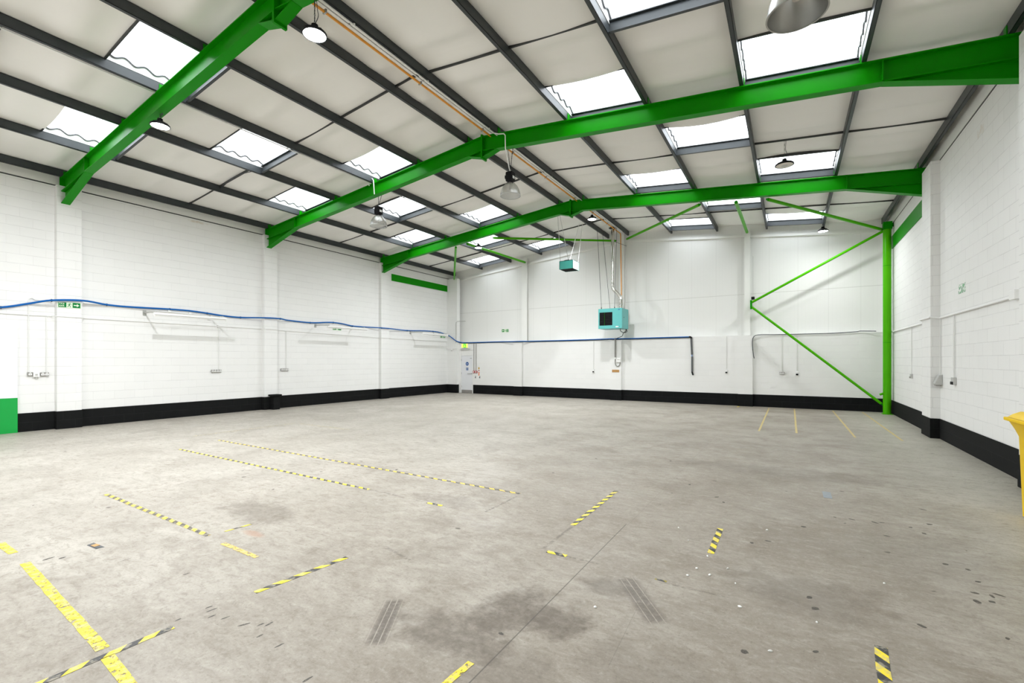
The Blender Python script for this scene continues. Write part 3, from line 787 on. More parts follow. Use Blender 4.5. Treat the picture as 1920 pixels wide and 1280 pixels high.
for a, b_ in (((-.25, -.26, .31), (.12, -1.24, 1.68)), ((-.12, .25, .31), (.20, -1.24, 1.69)), ((.14, -.26, .31), (-.05, 1.08, 2.03)), ((.25, .25, .31), (.05, 1.15, 2.03))):
    MB().tube([a, b_], .009, 6).build('hanging_rod', 'galv' if a[0] < 0 else 'white', t)

# ------------------------------------------------------------------ turquoise unit heater
hx0, hx1, hy0, hy1, hz0, hz1 = -6.78, -5.78, 18.0, 18.85, 3.03, 3.85
t = thing('unit_heater', 'turquoise box heater with black louvre grille hung before the back wall', 'heater', ((hx0 + hx1) / 2, hy0, hz0))
W_, D_, H_ = hx1 - hx0, hy1 - hy0, hz1 - hz0
c = MB().box(-W_ / 2, W_ / 2, .02, D_, 0, H_).build('casing', 'turq', t, bevel=.012)
# front panel round the grille opening
gx0, gx1, gz0, gz1 = -W_ / 2 + .05, -W_ / 2 + .60, .13, .67
fp = MB()
fp.box(-W_ / 2, gx0, 0, .02, 0, H_); fp.box(gx1, W_ / 2, 0, .02, 0, H_); fp.box(gx0, gx1, 0, .02, 0, gz0); fp.box(gx0, gx1, 0, .02, gz1, H_)
fp.build('front_panel', 'turq', t)
gr = MB().box(gx0, gx1, .012, .021, gz0, gz1).build('grille', 'black', t)
for k in range(8):
    zc = gz0 + .03 + k * .067
    MB().loft([(gx0 + .01, -.012, zc), (gx0 + .01, -.006, zc - .004), (gx0 + .01, .012, zc + .03), (gx0 + .01, .006, zc + .034)],
              [(gx1 - .01, -.012, zc), (gx1 - .01, -.006, zc - .004), (gx1 - .01, .012, zc + .03), (gx1 - .01, .006, zc + .034)]).build('louvre', 'black', gr)
MB().box((gx0 + gx1) / 2 - .06, (gx0 + gx1) / 2 - .052, -.014, -.008, gz0, gz1).build('louvre_link', 'green', gr)
em = MB(); em.prism([(.33, .74), (.37, .785), (.385, .76), (.40, .775), (.43, .74)], 1, -.004, 0); em.build('emblem', 'sign_blue', t)
MB().box(.24, .33, -.003, 0, .045, .09).box(.335, .36, -.003, 0, .05, .085).build('rating_label', 'white', t)
MB().box(.375, .40, -.003, 0, .07, .085).build('warning_mark', 'black', t)
MB().tube([(W_ / 2, .25, .45), (W_ / 2 + .01, .25, .45)], .02, 10).build('side_knob', 'turq_dark', t)
MB().lathe([(.11, 0), (.11, .03), (.09, .03)], 24, (.33, .55, H_)).build('flue_spigot', 'chrome', t, smooth=True)
# suspension rods
for (a, top) in (((-.40, .10, H_), (-6.90, 18.2, rz(-6.95, TOP))), ((-.22, .65, H_), (-6.92, 18.9, rz(-6.95, TOP))), ((.15, .12, H_), (-6.10, 18.3, rz(-6.1, TOP)))):
    top = Vector(top) - t.location
    MB().tube([a, top], .009, 6).build('hanging_rod', 'cable', t)
    MB().tube([Vector(a), Vector(a) + (top - Vector(a)).normalized() * .07], .018, 6).build('turnbuckle', 'black', t)
# cables under the heater down to the controller
def rel(p, t): return Vector(p) - t.location
for pts in ([(-5.95, 18.3, 3.03), (-5.93, 18.3, 2.93), (-5.88, 18.45, 2.88)], [(-5.80, 18.6, 3.03), (-5.82, 18.6, 2.93), (-5.88, 18.5, 2.87)],
            [(-5.84, 18.75, 3.03), (-5.80, 18.7, 2.92), (-5.88, 18.5, 2.86), (-6.1, 19.0, 2.76), (-6.44, 19.20, 2.66), (-6.47, 19.22, 2.60)]):
    MB().tube([rel(p, t) for p in smooth_path(pts)], .013, 6).build('flex', 'black', t, smooth=True)
# flue
t = thing('flue_pipe', 'shiny metal flue pipe rising from the heater to the roof', 'flue', (-6.12, 18.55, 3.88))
pts = [(-6.0, 18.55, 3.88), (-6.0, 18.55, 4.22), (-5.99, 18.56, 4.30), (-6.03, 18.58, 4.38), (-6.30, 18.6, 4.66), (-6.36, 18.6, 4.74), (-6.37, 18.6, 4.84), (-6.37, 18.6, 7.36)]
MB().tube([rel(p, t) for p in pts], .068, 20).build('pipe', 'chrome', t, smooth=True)
for zz, xx, yy in ((4.05, -6.0, 18.55), (4.25, -6.0, 18.55), (4.82, -6.37, 18.6), (4.93, -6.37, 18.6), (5.9, -6.37, 18.6)):
    MB().lathe([(.068, -.02), (.078, -.012), (.078, .012), (.068, .02)], 24, rel((xx, yy, zz), t)).build('joint_band', 'galv', t, smooth=True)
MB().lathe([(.068, -.05), (.16, -.02), (.165, 0), (.068, .0)], 28, rel((-6.37, 18.6, 7.30), t)).build('roof_collar', 'black', t, smooth=True)
MB().tube([rel(p, t) for p in [(-6.37, 18.66, 6.75), (-6.1, 19.6, 6.72)]], .008, 6).build('stay', 'cable', t)

# ------------------------------------------------------------------ exit door
t = bpy.data.objects.new('door_1', None); COL.objects.link(t); t['kind'] = 'structure'; t.location = (-14.61, YB, 0)
fr = MB(); fr.box(-.41, -.37, -.01, .12, 0, 2.32); fr.box(.37, .41, -.01, .12, 0, 2.32); fr.box(-.37, .37, -.01, .12, 2.28, 2.32); fr.box(-.37, .37, .01, .12, 1.985, 2.01)
fr.build('door_frame', 'white', t)
dl = MB().box(-.365, .365, .03, .075, .01, 1.985).build('door_leaf', 'door', t, bevel=.004)
MB().box(-.37, .37, .035, .06, 2.01, 2.28).build('over_panel', 'white', t)
MB().box(-.36, .36, .024, .03, .01, .17).build('kick_plate', 'kick', dl)
MB().box(.05, .34, -.03, -.012, 1.02, 1.05).box(.06, .08, -.03, .03, 1.02, 1.05).box(.31, .33, -.03, .03, 1.02, 1.05).build('door_handle', 'galv', dl, bevel=.004)
MB().box(.20, .30, .018, .03, 1.82, 1.86).build('door_closer', 'galv', dl)
for zz in (.3, 1.0, 1.7): MB().box(-.375, -.355, .022, .03, zz, zz + .1).build('hinge', 'galv', dl)
# blue stickers on the door
t = thing('door_sticker', 'round blue notice sticker on the white exit door', 'sticker', (-14.60, YB + .024, 1.55))
d_ = MB(); d_.v = [(.10 * math.cos(a * math.pi / 14), 0, .10 * math.sin(a * math.pi / 14)) for a in range(28)]; d_.f = [tuple(range(28))]
d_.v += [(x, .003, z) for x, y, z in d_.v[:28]]; d_.f += [tuple(range(28, 56))] + [(i, (i + 1) % 28, (i + 1) % 28 + 28, i + 28) for i in range(28)]
d_.build('disc', 'sign_blue', t)
MB().box(-.05, .05, -.002, 0, .005, .018).box(-.04, .04, -.002, 0, -.03, -.018).build('print_lines', 'white', t)
t = thing('door_sticker', 'small square blue notice below the round sticker on the exit door', 'sticker', (-14.60, YB + .024, 1.30))
MB().box(-.07, .07, 0, .004, -.09, .06).build('plate', 'sign_blue', t)
MB().box(-.05, .05, -.002, 0, .025, .04).box(-.05, .05, -.002, 0, -.01, .0).box(-.05, .05, -.002, 0, -.05, -.04).build('print_lines', 'white', t)
# lit exit box above the door
t = thing('exit_light', 'lit green and yellow exit light box above the corner door', 'exit sign', (-14.71, YB - .05, 2.39))
MB().box(-.21, .21, 0, .05, 0, .23).build('housing', 'white', t, bevel=.006)
MB().box(-.20, -.09, -.004, 0, .015, .215).build('left_panel', 'exit_yellow', t)
MB().box(-.09, .09, -.004, 0, .015, .215).build('middle_panel', 'exit_green', t)
MB().box(.09, .20, -.004, 0, .015, .215).build('right_panel', 'exit_yellow', t)
MB().box(-.013, .013, -.007, -.004, .08, .18).prism([(-.045, .09), (.045, .09), (0, .04)], 1, -.007, -.004).build('arrow', 'exit_yellow', t)
MB().box(-.28, .33, -.01, .05, -.09, -.035).build('mounting_rail', 'conduit_gal', t)

# ------------------------------------------------------------------ fire exit signs
def man(parent, ox, oz, s, mat, fx=1):
    m_ = MB()
    def seg(a, b_, w_):
        a, b_ = Vector((a[0], a[1])), Vector((b_[0], b_[1])); d = (b_ - a).normalized(); nrm = Vector((-d.y, d.x)) * w_
        m_.prism([(ox + fx * p.x * s, oz + p.y * s) for p in (a - nrm, b_ - nrm, b_ + nrm, a + nrm)], 1, -.0045, -.003)
    seg((.02, .18), (-.05, -.08), .06); seg((.0, .16), (.17, .06), .025); seg((.17, .06), (.24, .14), .022); seg((.0, .18), (-.17, .12), .025); seg((-.17, .12), (-.2, -.02), .022)
    seg((-.05, -.06), (.10, -.18), .035); seg((.10, -.18), (.08, -.36), .03); seg((-.06, -.06), (-.13, -.24), .035); seg((-.13, -.24), (-.30, -.27), .03)
    k = 12
    m_.prism([(ox + fx * (.06 + .055 * math.cos(i * 2 * math.pi / k)) * s, oz + (.29 + .055 * math.sin(i * 2 * math.pi / k)) * s) for i in range(k)], 1, -.0045, -.003)
    return m_.build('running_man', mat, parent)
def exit_sign(loc, rot, w, h, label, arrow_right=True):
    t = thing('fire_exit_sign', label, 'sign', loc, rot, 'fire exit signs')
    MB().box(-w / 2, w / 2, -.003, .003, -h / 2, h / 2).build('plate', 'sign_pale', t)
    g = .012; pw = (w - 4 * g) * .38; mw = (w - 4 * g) * .24
    sgn = 1 if arrow_right else -1
    # text panel
    tx = sgn * (-w / 2 + g + pw / 2)
    MB().box(tx - pw / 2, tx + pw / 2, -.0045, -.003, -h / 2 + g, h / 2 - g).build('text_panel', 'sign_green', t)
    for i, wd in enumerate(('Fire', 'exit')):
        text_mb(wd, h * .44, 'sign_pale', t, (tx - pw * .44, -.0055, h * .08 - i * h * .36), (R(90), 0, 0), bold=.001)
    man(t, 0, 0, h * 1.05, 'sign_green', sgn)
    ax = -tx
    MB().box(ax - pw / 2, ax + pw / 2, -.0045, -.003, -h / 2 + g, h / 2 - g).build('arrow_panel', 'sign_green', t)
    a_ = pw * .36; q = h * .09
    pl = [(-a_, -q), (.1 * a_, -q), (.1 * a_, -h * .27), (a_, 0), (.1 * a_, h * .27), (.1 * a_, q), (-a_, q)]
    MB().prism([(ax + sgn * x, z) for x, z in pl], 1, -.006, -.0045).build('arrow', 'sign_pale', t)
    return t
ROTL = R(90)   # a sign facing +X
exit_sign((XL + .169, 4.06, 3.13), ROTL, .44, .15, 'green fire exit sign on the nearest pilaster of the left wall')
exit_sign((XL + .006, 12.21, 3.03), ROTL, .42, .14, 'green fire exit sign on the left wall beneath the middle wall light')
exit_sign((XL + .006, 18.86, 2.99), ROTL, .42, .13, 'green fire exit sign on the left wall close to the back corner')
exit_sign((-12.43, YB + .355 - .0, 3.25), 0, .42, .16, 'green fire exit sign with arrow pointing left on the back wall', False)
# faded sign residue on the right wall
def residue():
    m, nt, b = new_mat('peeled_green_print'); o = OBJ(nt)
    b.inputs['Base Color'].default_value = (.28, .62, .36, 1)
    nt.links.new(RAMP(nt, NOISE(nt, o, 16, 4), [(.45, 0), (.60, .55)]), b.inputs['Alpha']); return m
M['residue'] = residue()
tag(MB().box(XR - .004, XR - .001, 11.80, 12.22, 3.02, 3.20).build('peeled_sign', 'residue'), 'faint green remains of a peeled sign on the right wall', 'sign')

# ------------------------------------------------------------------ wall lights on arms (left wall)
def wall_batten(yc, label, dz=0.0):
    t = thing('wall_light_batten', label, 'wall light', (XL, yc, 3.10), group='fluorescent battens on arms')
    for s_ in (-1, 1):
        y = s_ * .85
        MB().box(0, .012, y - .04, y + .04, -.09, .06).build('wall_plate', 'galv', t)
        MB().tube([(.01, y, .0), (.86, y, -.03)], .022, 8).build('arm', 'conduit_gal', t, smooth=True)
    MB().box(.82, .90, -.95, .95, -.11, -.05).build('body', 'white', t, bevel=.006)
    MB().tube([(.86, -.93, -.13), (.86, .93, -.13)], .018, 10).build('tube', 'white', t, smooth=True)
    for s_ in (-1, 1): MB().box(.84, .88, s_ * .94 - .02, s_ * .94 + .02, -.15, -.10).build('end_cap', 'white', t)
wall_batten(6.55, 'long white batten light on arms, nearest along the left wall')
wall_batten(12.07, 'long white batten light on arms, middle of the left wall, above an exit sign')
wall_batten(17.28, 'long white batten light on arms, farthest along the left wall')

# ------------------------------------------------------------------ blue cable round the walls
cab = [(-15.77, 2.2, 2.86), (-15.77, 2.90, 2.965), (-15.77, 3.35, 3.10), (-15.60, 3.72, 3.21), (-15.61, 4.31, 3.27), (-15.77, 4.84, 3.23), (-15.77, 5.31, 3.22), (-15.77, 6.31, 3.25), (-15.77, 6.86, 3.25), (-15.77, 7.33, 3.22),
       (-15.77, 7.81, 3.18), (-15.77, 8.36, 3.17), (-15.61, 9.12, 3.21), (-15.61, 9.66, 3.22), (-15.77, 10.08, 3.20), (-15.77, 10.97, 3.18), (-15.77, 11.67, 3.24), (-15.77, 12.01, 3.26), (-15.77, 12.43, 3.24), (-15.77, 12.96, 3.18),
       (-15.77, 13.67, 3.18), (-15.61, 14.42, 3.18), (-15.61, 14.95, 3.18), (-15.77, 16.19, 3.17), (-15.77, 17.3, 3.22), (-15.77, 18.04, 3.23), (-15.77, 18.60, 3.20), (-15.6, 19.12, 3.05), (-15.2, 19.19, 2.78), (-14.97, 19.33, 2.69)]
back = [(-14.44, 19.35, 2.67), (-12.5, 19.35, 2.675), (-11.72, 19.21, 2.66), (-11.4, 19.205, 2.66), (-11.08, 19.21, 2.66), (-10.6, 19.35, 2.66), (-8.91, 19.35, 2.66), (-7.2, 19.34, 2.67), (-6.76, 19.21, 2.67), (-6.45, 19.205, 2.665), (-6.14, 19.21, 2.665), (-5.7, 19.34, 2.665), (-5.0, 19.35, 2.67), (-3.42, 19.35, 2.675)]
t = thing('blue_cable', 'thick blue cable looped along the left wall and across the back wall', 'cable', (-15.77, 2.2, 2.86))
MB().tube([rel(p, t) for p in smooth_path(cab, 5)], .024, 8).build('cable', 'blue', t, smooth=True)
MB().tube([rel(p, t) for p in smooth_path(cab[-1:] + back, 5)], .020, 8).build('cable_run', 'blue', t, smooth=True)
MB().tube([rel((p[0], p[1], p[2] - .035), t) for p in smooth_path(cab[-2:] + back, 5)], .014, 6).build('dark_cable', 'cable', t, smooth=True)
for i, p in enumerate(cab[1:-1:2]): MB().box(-.025, .02, -.012, .012, -.035, .03).build('cable_clip', 'cable', t).location = rel((p[0] - .005, p[1], p[2]), t)
# lagged drop at the end of the cable
t = thing('lagged_cable_drop', 'grey lagged cable end hanging down the back wall at the end of the blue cable', 'cable', (-3.40, 19.34, 2.66))
MB().tube([(-.06, 0, .01), (-.01, 0, .005), (.02, 0, -.02), (.02, -.01, -.06)], .035, 10).build('elbow', 'black', t, smooth=True)
MB().tube([(.02, -.01, -.06), (.05, -.01, -.70)], .035, 10).build('lagging', 'grey_lag', t, smooth=True)
MB().tube([(.05, -.01, -.70), (.055, -.01, -.78)], .015, 8).build('core', 'blue', t)
MB().tube([(.055, -.01, -.78), (.055, -.01, -1.38)], .034, 10).build('lagging', 'grey_lag', t, smooth=True)
MB().tube([(.05, -.01, -1.38), (.06, -.01, -1.42), (.09, -.01, -1.52)], .028, 10).build('tail', 'black', t, smooth=True)
# black cable right part
pipe('black_cable', smooth_path([(-1.14, 19.22, 1.80), (-1.17, 19.22, 1.95), (-1.20, 19.22, 2.34), (-1.17, 19.22, 2.58), (-1.0, 19.3, 2.68), (-.36, 19.35, 2.675), (.6, 19.35, 2.67), (1.17, 19.35, 2.67), (1.9, 19.35, 2.70), (2.05, 19.35, 2.72), (2.45, 19.3, 2.70)]), .013, 'cable',
     'thin black cable across the back wall behind the brace, its end hanging by the pilaster', 'cable')

# ------------------------------------------------------------------ conduits and wall boxes
def conduit(pts, label, r=.011, mat='conduit', cat='conduit', boxes=()):
    o = pts[0]; t = thing('conduit', label, cat, o)
    MB().tube([rel(p, t) for p in pts], r, 8).build('tube', mat, t, smooth=True)
    for p in boxes: MB().box(-.035, .035, -.035, .035, -.035, .035).build('junction_box', 'white', t, bevel=.006).location = rel(p, t)
    return t
xw = XL + .02
xp = XL + .175
conduit([(xw, 2.2, 2.83), (xw, 3.76, 2.83), (xp, 3.80, 2.83), (xp, 4.32, 2.83), (xw, 4.38, 2.83), (xw, 9.04, 2.83), (xp, 9.06, 2.83), (xp, 9.62, 2.82), (xw, 9.66, 2.82), (xw, 14.38, 2.75), (xp, 14.40, 2.75), (xp, 14.94, 2.75), (xw, 14.96, 2.75), (xw, 19.15, 2.75), (xw, 19.15, 2.36), (-15.6, 19.2, 2.35), (-15.1, 19.2, 2.35)],
        'thin painted conduit running the length of the left wall below the blue cable', boxes=[(xw, 7.67, 2.83)])
conduit([(xw, 3.36, 1.44), (xw, 3.36, 3.17), (xw, 3.37, 3.22), (xw, 3.42, 3.25), (xw, 3.47, 3.21), (xw, 3.76, 3.19), (xp, 3.80, 3.185), (xp, 4.32, 3.225), (xw, 4.38, 3.22), (xw, 5.31, 3.19), (xw, 5.70, 3.17), (xw, 7.4, 3.14)],
        'conduit rising from the first socket and along under the blue cable', mat='conduit', boxes=[(xw, 6.3, 3.19), (xw, 6.85, 3.17)])
conduit([(xw, 3.67, 1.42), (xw, 3.67, 2.79), (xw, 3.70, 2.83)], 'vertical conduit above the double socket left of the nearest pilaster')
conduit([(xw, 7.68, 1.42), (xw, 7.68, 2.80)], 'vertical conduit above the socket pair beneath the nearest wall light')
conduit([(xw, 10.0, 1.42), (xw, 10.0, 2.80)], 'vertical conduit above the socket pair right of the middle pilaster')
yb_ = YB - .02
conduit([(-14.13, yb_, 1.18), (-14.13, yb_, 2.60)], 'left of two grey conduits dropping beside the exit door', .018, 'kick')
conduit([(-13.99, yb_, 1.18), (-13.99, yb_, 2.60)], 'right of two grey conduits dropping beside the exit door', .018, 'kick')
conduit([(-15.19, 19.2, 2.66), (-15.19, 19.2, 3.66), (-15.17, 19.2, 3.76), (-15.08, 19.21, 3.80), (-14.70, 19.4, 3.81)], 'grey conduit bent over at its top, left of the exit light', .018, 'conduit_gal')
conduit([(-7.52, yb_, 1.30), (-7.52, yb_, 2.63)], 'thin conduit down to the small switch left of the heater control')
conduit([(-2.10, yb_, 1.34), (-2.10, yb_, 2.66)], 'thin conduit down to the switch right of the hanging grey cable')
conduit([(-.255, yb_, 1.30), (-.255, yb_, 2.64)], 'thin conduit down to the double socket behind the wall brace')
conduit([(.215, yb_, 1.34), (.215, yb_, 2.64)], 'thin conduit down to the switch right of the double socket')
xr = XR - .025
conduit([(2.72, 19.15, 2.66), (xr, 18.9, 2.64), (xr, 14.33, 2.64), (XR - .185, 14.30, 2.68), (XR - .185, 13.46, 2.68), (xr, 13.43, 2.65), (xr, 9.5, 2.65), (xr, 9.42, 2.68)],
        'white conduit running the length of the right wall', .020, 'white')
tag(MB().box(XR - .09, XR - .001, 9.30, 9.50, 2.60, 2.74).build('junction_box', 'white', bevel=.008), 'white square junction box on the right wall at the picture edge', 'electrical box')
conduit([(XR - .02, 16.16, 1.36), (XR - .02, 16.16, 2.62)], 'thin conduit down the right wall between corner and pilaster')
conduit([(XR - .02, 13.40, 1.40), (XR - .02, 13.40, 2.62)], 'thin conduit down the right wall in the angle of the pilaster')
conduit([(XR - .025, 12.42, 1.36), (XR - .025, 12.42, 2.62)], 'white conduit down the right wall to the black switch', .016, 'white')
conduit([(2.70, 19.18, .45), (2.70, 19.18, 5.9)], 'grey pipe standing in the right back corner behind the green column', .016, 'conduit_gal')

def socket(loc, rot, label, w=.147, h=.088, n=2, mat='galv', group='metal sockets'):
    t = thing('wall_socket', label, 'socket', loc, rot, group)
    MB().box(-w / 2, w / 2, -.045, 0, -h / 2, h / 2).build('back_box', mat, t, bevel=.004)
    fpl = MB().box(-w / 2 + .003, w / 2 - .003, -.049, -.045, -h / 2 + .003, h / 2 - .003).build('face_plate', 'kick' if mat == 'galv' else mat, t)
    for i in range(n):
        cx = (i - (n - 1) / 2) * w / max(n, 1)
        MB().box(cx - .030, cx + .030, -.051, -.049, -.030, .012).build('outlet', 'white', fpl)
        MB().box(cx - .014, cx + .014, -.056, -.049, .018, .036).build('switch', 'white', fpl)
        MB().box(cx - .012, cx - .007, -.0515, -.051, -.02, -.006).box(cx + .007, cx + .012, -.0515, -.051, -.02, -.006).box(cx - .003, cx + .003, -.0515, -.051, -.006, .006).build('pin_holes', 'black', fpl)
    return t
def sw(loc, rot, label, w=.09, h=.13, mat='white', tip='black'):
    t = thing('wall_switch', label, 'switch', loc, rot)
    MB().box(-w / 2, w / 2, -.05, 0, -h / 2, h / 2).build('box', mat, t, bevel=.006)
    MB().box(-w * .42, w * .42, -.065, -.05, -h / 2 + .004, -h * .08).build('cover', tip, t, bevel=.004)
    return t
socket((XL, 3.385, 1.395), ROTL, 'single metal socket farthest left on the left wall', .09, .088, 1)
t = thing('isolator_box', 'white isolator box between the two leftmost sockets of the left wall', 'electrical box', (XL, 3.49, 1.375), ROTL)
MB().box(-.055, .055, -.06, 0, -.06, .06).build('box', 'white', t, bevel=.008)
MB().box(-.015, .015, -.04, -.01, -.10, -.06).build('gland', 'conduit_gal', t)
MB().box(-.02, .02, -.07, -.06, -.02, .02).build('switch', 'conduit_gal', t)
socket((XL, 3.64, 1.385), ROTL, 'double metal socket just left of the nearest pilaster')
socket((XL, 7.53, 1.385), ROTL, 'left one of the socket pair beneath the nearest wall light')
socket((XL, 7.68, 1.385), ROTL, 'right one of the socket pair beneath the nearest wall light')
socket((XL, 9.86, 1.39), ROTL, 'left one of the socket pair right of the middle pilaster')
socket((XL, 10.01, 1.39), ROTL, 'right one of the socket pair right of the middle pilaster')
socket((-.255, YB, 1.26), 0, 'double metal socket on the back wall behind the green brace')
sw((-7.52, YB, 1.26), 0, 'small white switch with dark cover left of the heater control', .08, .14)
sw((-2.10, YB, 1.30), 0, 'small white switch with dark cover right of the hanging grey cable', .08, .14)
sw((.215, YB, 1.26), 0, 'white switch with dark cover below the green brace', .09, .14)
sw((XR, 16.16, 1.30), -ROTL, 'small grey switch on the right wall between corner and pilaster', .10, .12, 'conduit_gal', 'kick')
sw((XR, 12.42, 1.31), -ROTL, 'black switch box on the right wall', .17, .15, 'conduit_gal', 'black')
t = thing('hooded_socket', 'grey hooded socket on the right wall in the angle of the pilaster', 'socket', (XR, 13.38, 1.28), -ROTL)
MB().prism([(0, .14), (-.06, .12), (-.13, -.06), (-.12, -.09), (0, -.09)], 0, -.08, .08).build('hood', 'conduit_gal', t, bevel=.008)
MB().box(-.06, .06, -.11, -.02, -.11, -.088).build('outlet', 'kick', t)
# heater control
t = thing('heater_control', 'white control box with grey looped flexible conduit below the heater', 'thermostat', (-6.33, YB - .14, 1.72))
MB().box(-.09, .10, -.06, 0, -.07, .09).build('box', 'white', t, bevel=.008)
MB().box(-.05, .06, -.066, -.06, .03, .055).build('display', 'conduit_gal', t)
MB().tube([(-.14, -.03, .98), (-.14, -.03, .14)], .030, 10).build('conduit', 'kick', t, smooth=True)
MB().box(-.175, -.105, -.06, 0, .06, .14).build('coupler', 'white', t, bevel=.005)
MB().tube(smooth_path([(-.14, -.03, .06), (-.14, -.03, -.10), (-.11, -.03, -.20), (-.04, -.03, -.25), (.04, -.03, -.21), (.07, -.03, -.12), (.075, -.03, -.07)], 5), .018, 8).build('loop', 'kick', t, smooth=True)
t = thing('wall_plaque', 'small brown board fixed on the pilaster below the heater control', 'plaque', (-6.46, YB - .14, 1.27))
MB().box(-.16, .16, -.012, 0, -.055, .055).build('board', 'brown', t, bevel=.003)
for s_ in (-1, 1): MB().tube([(s_ * .14, -.014, 0), (s_ * .14, -.012, 0)], .006, 8).build('screw', 'galv', t)
# fire call points and notice beside the door
for x, lb in ((-14.13, 'red fire alarm box nearest the exit door'), (-13.97, 'red fire alarm box second from the exit door')):
    t = thing('fire_call_point', lb, 'fire alarm', (x, YB, 1.13))
    MB().box(-.055, .055, -.055, 0, -.055, .055).build('housing', 'red', t, bevel=.006)
    MB().box(-.03, .03, -.058, -.055, -.03, .03).build('window', 'white', t)
t = thing('fire_notice', 'tall narrow orange and white notice beside the fire alarm boxes', 'notice', (-13.82, YB, 1.16))
MB().box(-.05, .05, -.004, 0, -.24, .24).build('sheet', 'white', t)
MB().box(-.045, .045, -.006, -.004, .12, .21).build('heading', 'yellow_pipe', t)
MB().box(-.045, .045, -.006, -.004, .03, .07).build('band', 'red', t)
MB().box(-.03, .03, -.006, -.004, -.22, -.02).build('text_block', 'orange_sign', t)
for x, lb in ((-14.03, 'small dark wall hook below the fire alarm boxes'), (-13.76, 'small dark wall hook right of the orange notice')):
    t = thing('wall_hook', lb, 'hook', (x, YB, .86))
    MB().box(-.015, .015, -.006, 0, -.06, .06).build('plate', 'black', t); MB().tube([(0, -.006, -.03), (0, -.05, -.03), (0, -.06, .0)], .008, 6).build('hook', 'black', t)
t = thing('motion_sensor', 'small white sensor on the corner pilaster left of the exit door', 'sensor', (-15.48, YB - .16, 2.30))
MB().box(-.05, .05, -.05, 0, -.03, .09).build('housing', 'white', t, bevel=.01)
MB().lathe([(0, -.045), (.025, -.04), (.035, -.02), (.035, 0)], 16, (0, -.03, -.03)).build('lens', 'conduit_gal', t, smooth=True)
t = thing('security_camera', 'small white camera on the right back corner beside the green column', 'camera', (2.72, YB - .19, 4.35))
MB().box(-.04, .06, -.10, 0, -.05, .06).build('housing', 'white', t, bevel=.01)
MB().tube([(-.05, -.07, -.01), (-.08, -.07, -.02)], .02, 10).build('lens', 'black', t)
t = thing('black_sounder', 'small black box on the white post above the wall brace joint', 'electrical box', (-1.20, YG - .21, 4.08))
MB().box(-.055, .055, -.07, 0, -.055, .055).build('housing', 'black', t, bevel=.006)
MB().tube([(0, -.02, .055), (0, -.02, 1.6)], .006, 6).build('upper_wire', 'conduit_gal', t)
MB().tube([(0, -.02, -.055), (-.02, -.03, -.20)], .006, 6).build('lower_wire', 'cable', t)

# ------------------------------------------------------------------ things on the floor
t = thing('display_panel', 'tall white panel with a green lower board against the left wall', 'panel', (XL + .03, 2.2, 0), ROTL)
MB().box(-1.0, .97, -.03, .015, .83, 2.56).build('white_board', 'panel_white', t, bevel=.004)
MB().box(-1.0, .97, -.034, .015, 0, .83).build('green_board', 'panel_green', t, bevel=.003)
t = thing('black_floor_box', 'low black box with overhanging lid at the foot of the middle pilaster', 'bin', (-15.53, 9.40, 0))
MB().box(-.12, .12, -.10, .12, 0, .47).build('body', 'plinth_y', t, bevel=.006)
MB().box(-.13, .17, -.16, .17, .47, .53).build('lid', 'plinth_y', t, bevel=.008)

# yellow wheeled bin at the right edge
t = thing('wheeled_bin', 'yellow wheeled bin at the right edge of the picture by the right wall', 'bin', (2.46, 7.02, 0))
def rr(x0, x1, y0, y1, z, r=.04, k=4):
    out = []
    for cx, cy, a0 in ((x1 - r, y1 - r, 0), (x0 + r, y1 - r, 90), (x0 + r, y0 + r, 180), (x1 - r, y0 + r, 270)):
        for i in range(k + 1):
            a = R(a0 + 90 * i / k); out.append((cx + r * math.cos(a), cy + r * math.sin(a), z))
    return out
b_ = MB()
levels = [rr(-.275, .245, -.22, .235, .012, .05), rr(-.285, .265, -.25, .235, .4), rr(-.297, .285, -.30, .25, .88), rr(-.325, .32, -.34, .27, .96), rr(-.365, .33, -.37, .30, 1.05)]
nl = len(levels[0]); b_.v = [p for l in levels for p in l]
b_.f = [tuple(reversed(range(nl)))] + [(i * nl + k, i * nl + (k + 1) % nl, (i + 1) * nl + (k + 1) % nl, (i + 1) * nl + k) for i in range(len(levels) - 1) for k in range(nl)]
b_.build('body', 'yellow', t, smooth=True)
rim = MB()
A_ = rr(-.395, .35, -.40, .33, 1.05); B_ = rr(-.395, .35, -.40, .33, 1.085); rim.loft(A_, B_); rim.build('rim', 'yellow', t, bevel=.005)
lid = MB(); L0 = rr(-.37, .345, -.40, .30, 1.088); L1 = rr(-.34, .32, -.36, .28, 1.12); L2 = rr(-.29, .27, -.30, .24, 1.155)
lid.v = L0 + L1 + L2; lid.f = [(i * nl + k, i * nl + (k + 1) % nl, (i + 1) * nl + (k + 1) % nl, (i + 1) * nl + k) for i in range(2) for k in range(nl)] + [tuple(range(2 * nl, 3 * nl))]
lid.build('lid', 'yellow', t, smooth=True)
MB().tube([(-.24, .38, 1.06), (.24, .38, 1.06)], .016, 10).build('handle', 'yellow', t, smooth=True)
for s_ in (-1, 1):
    w_ = MB().tube([(s_ * .19, .20, .085), (s_ * .23, .20, .085)], .085, 24).build('wheel', 'black', t, smooth=True)

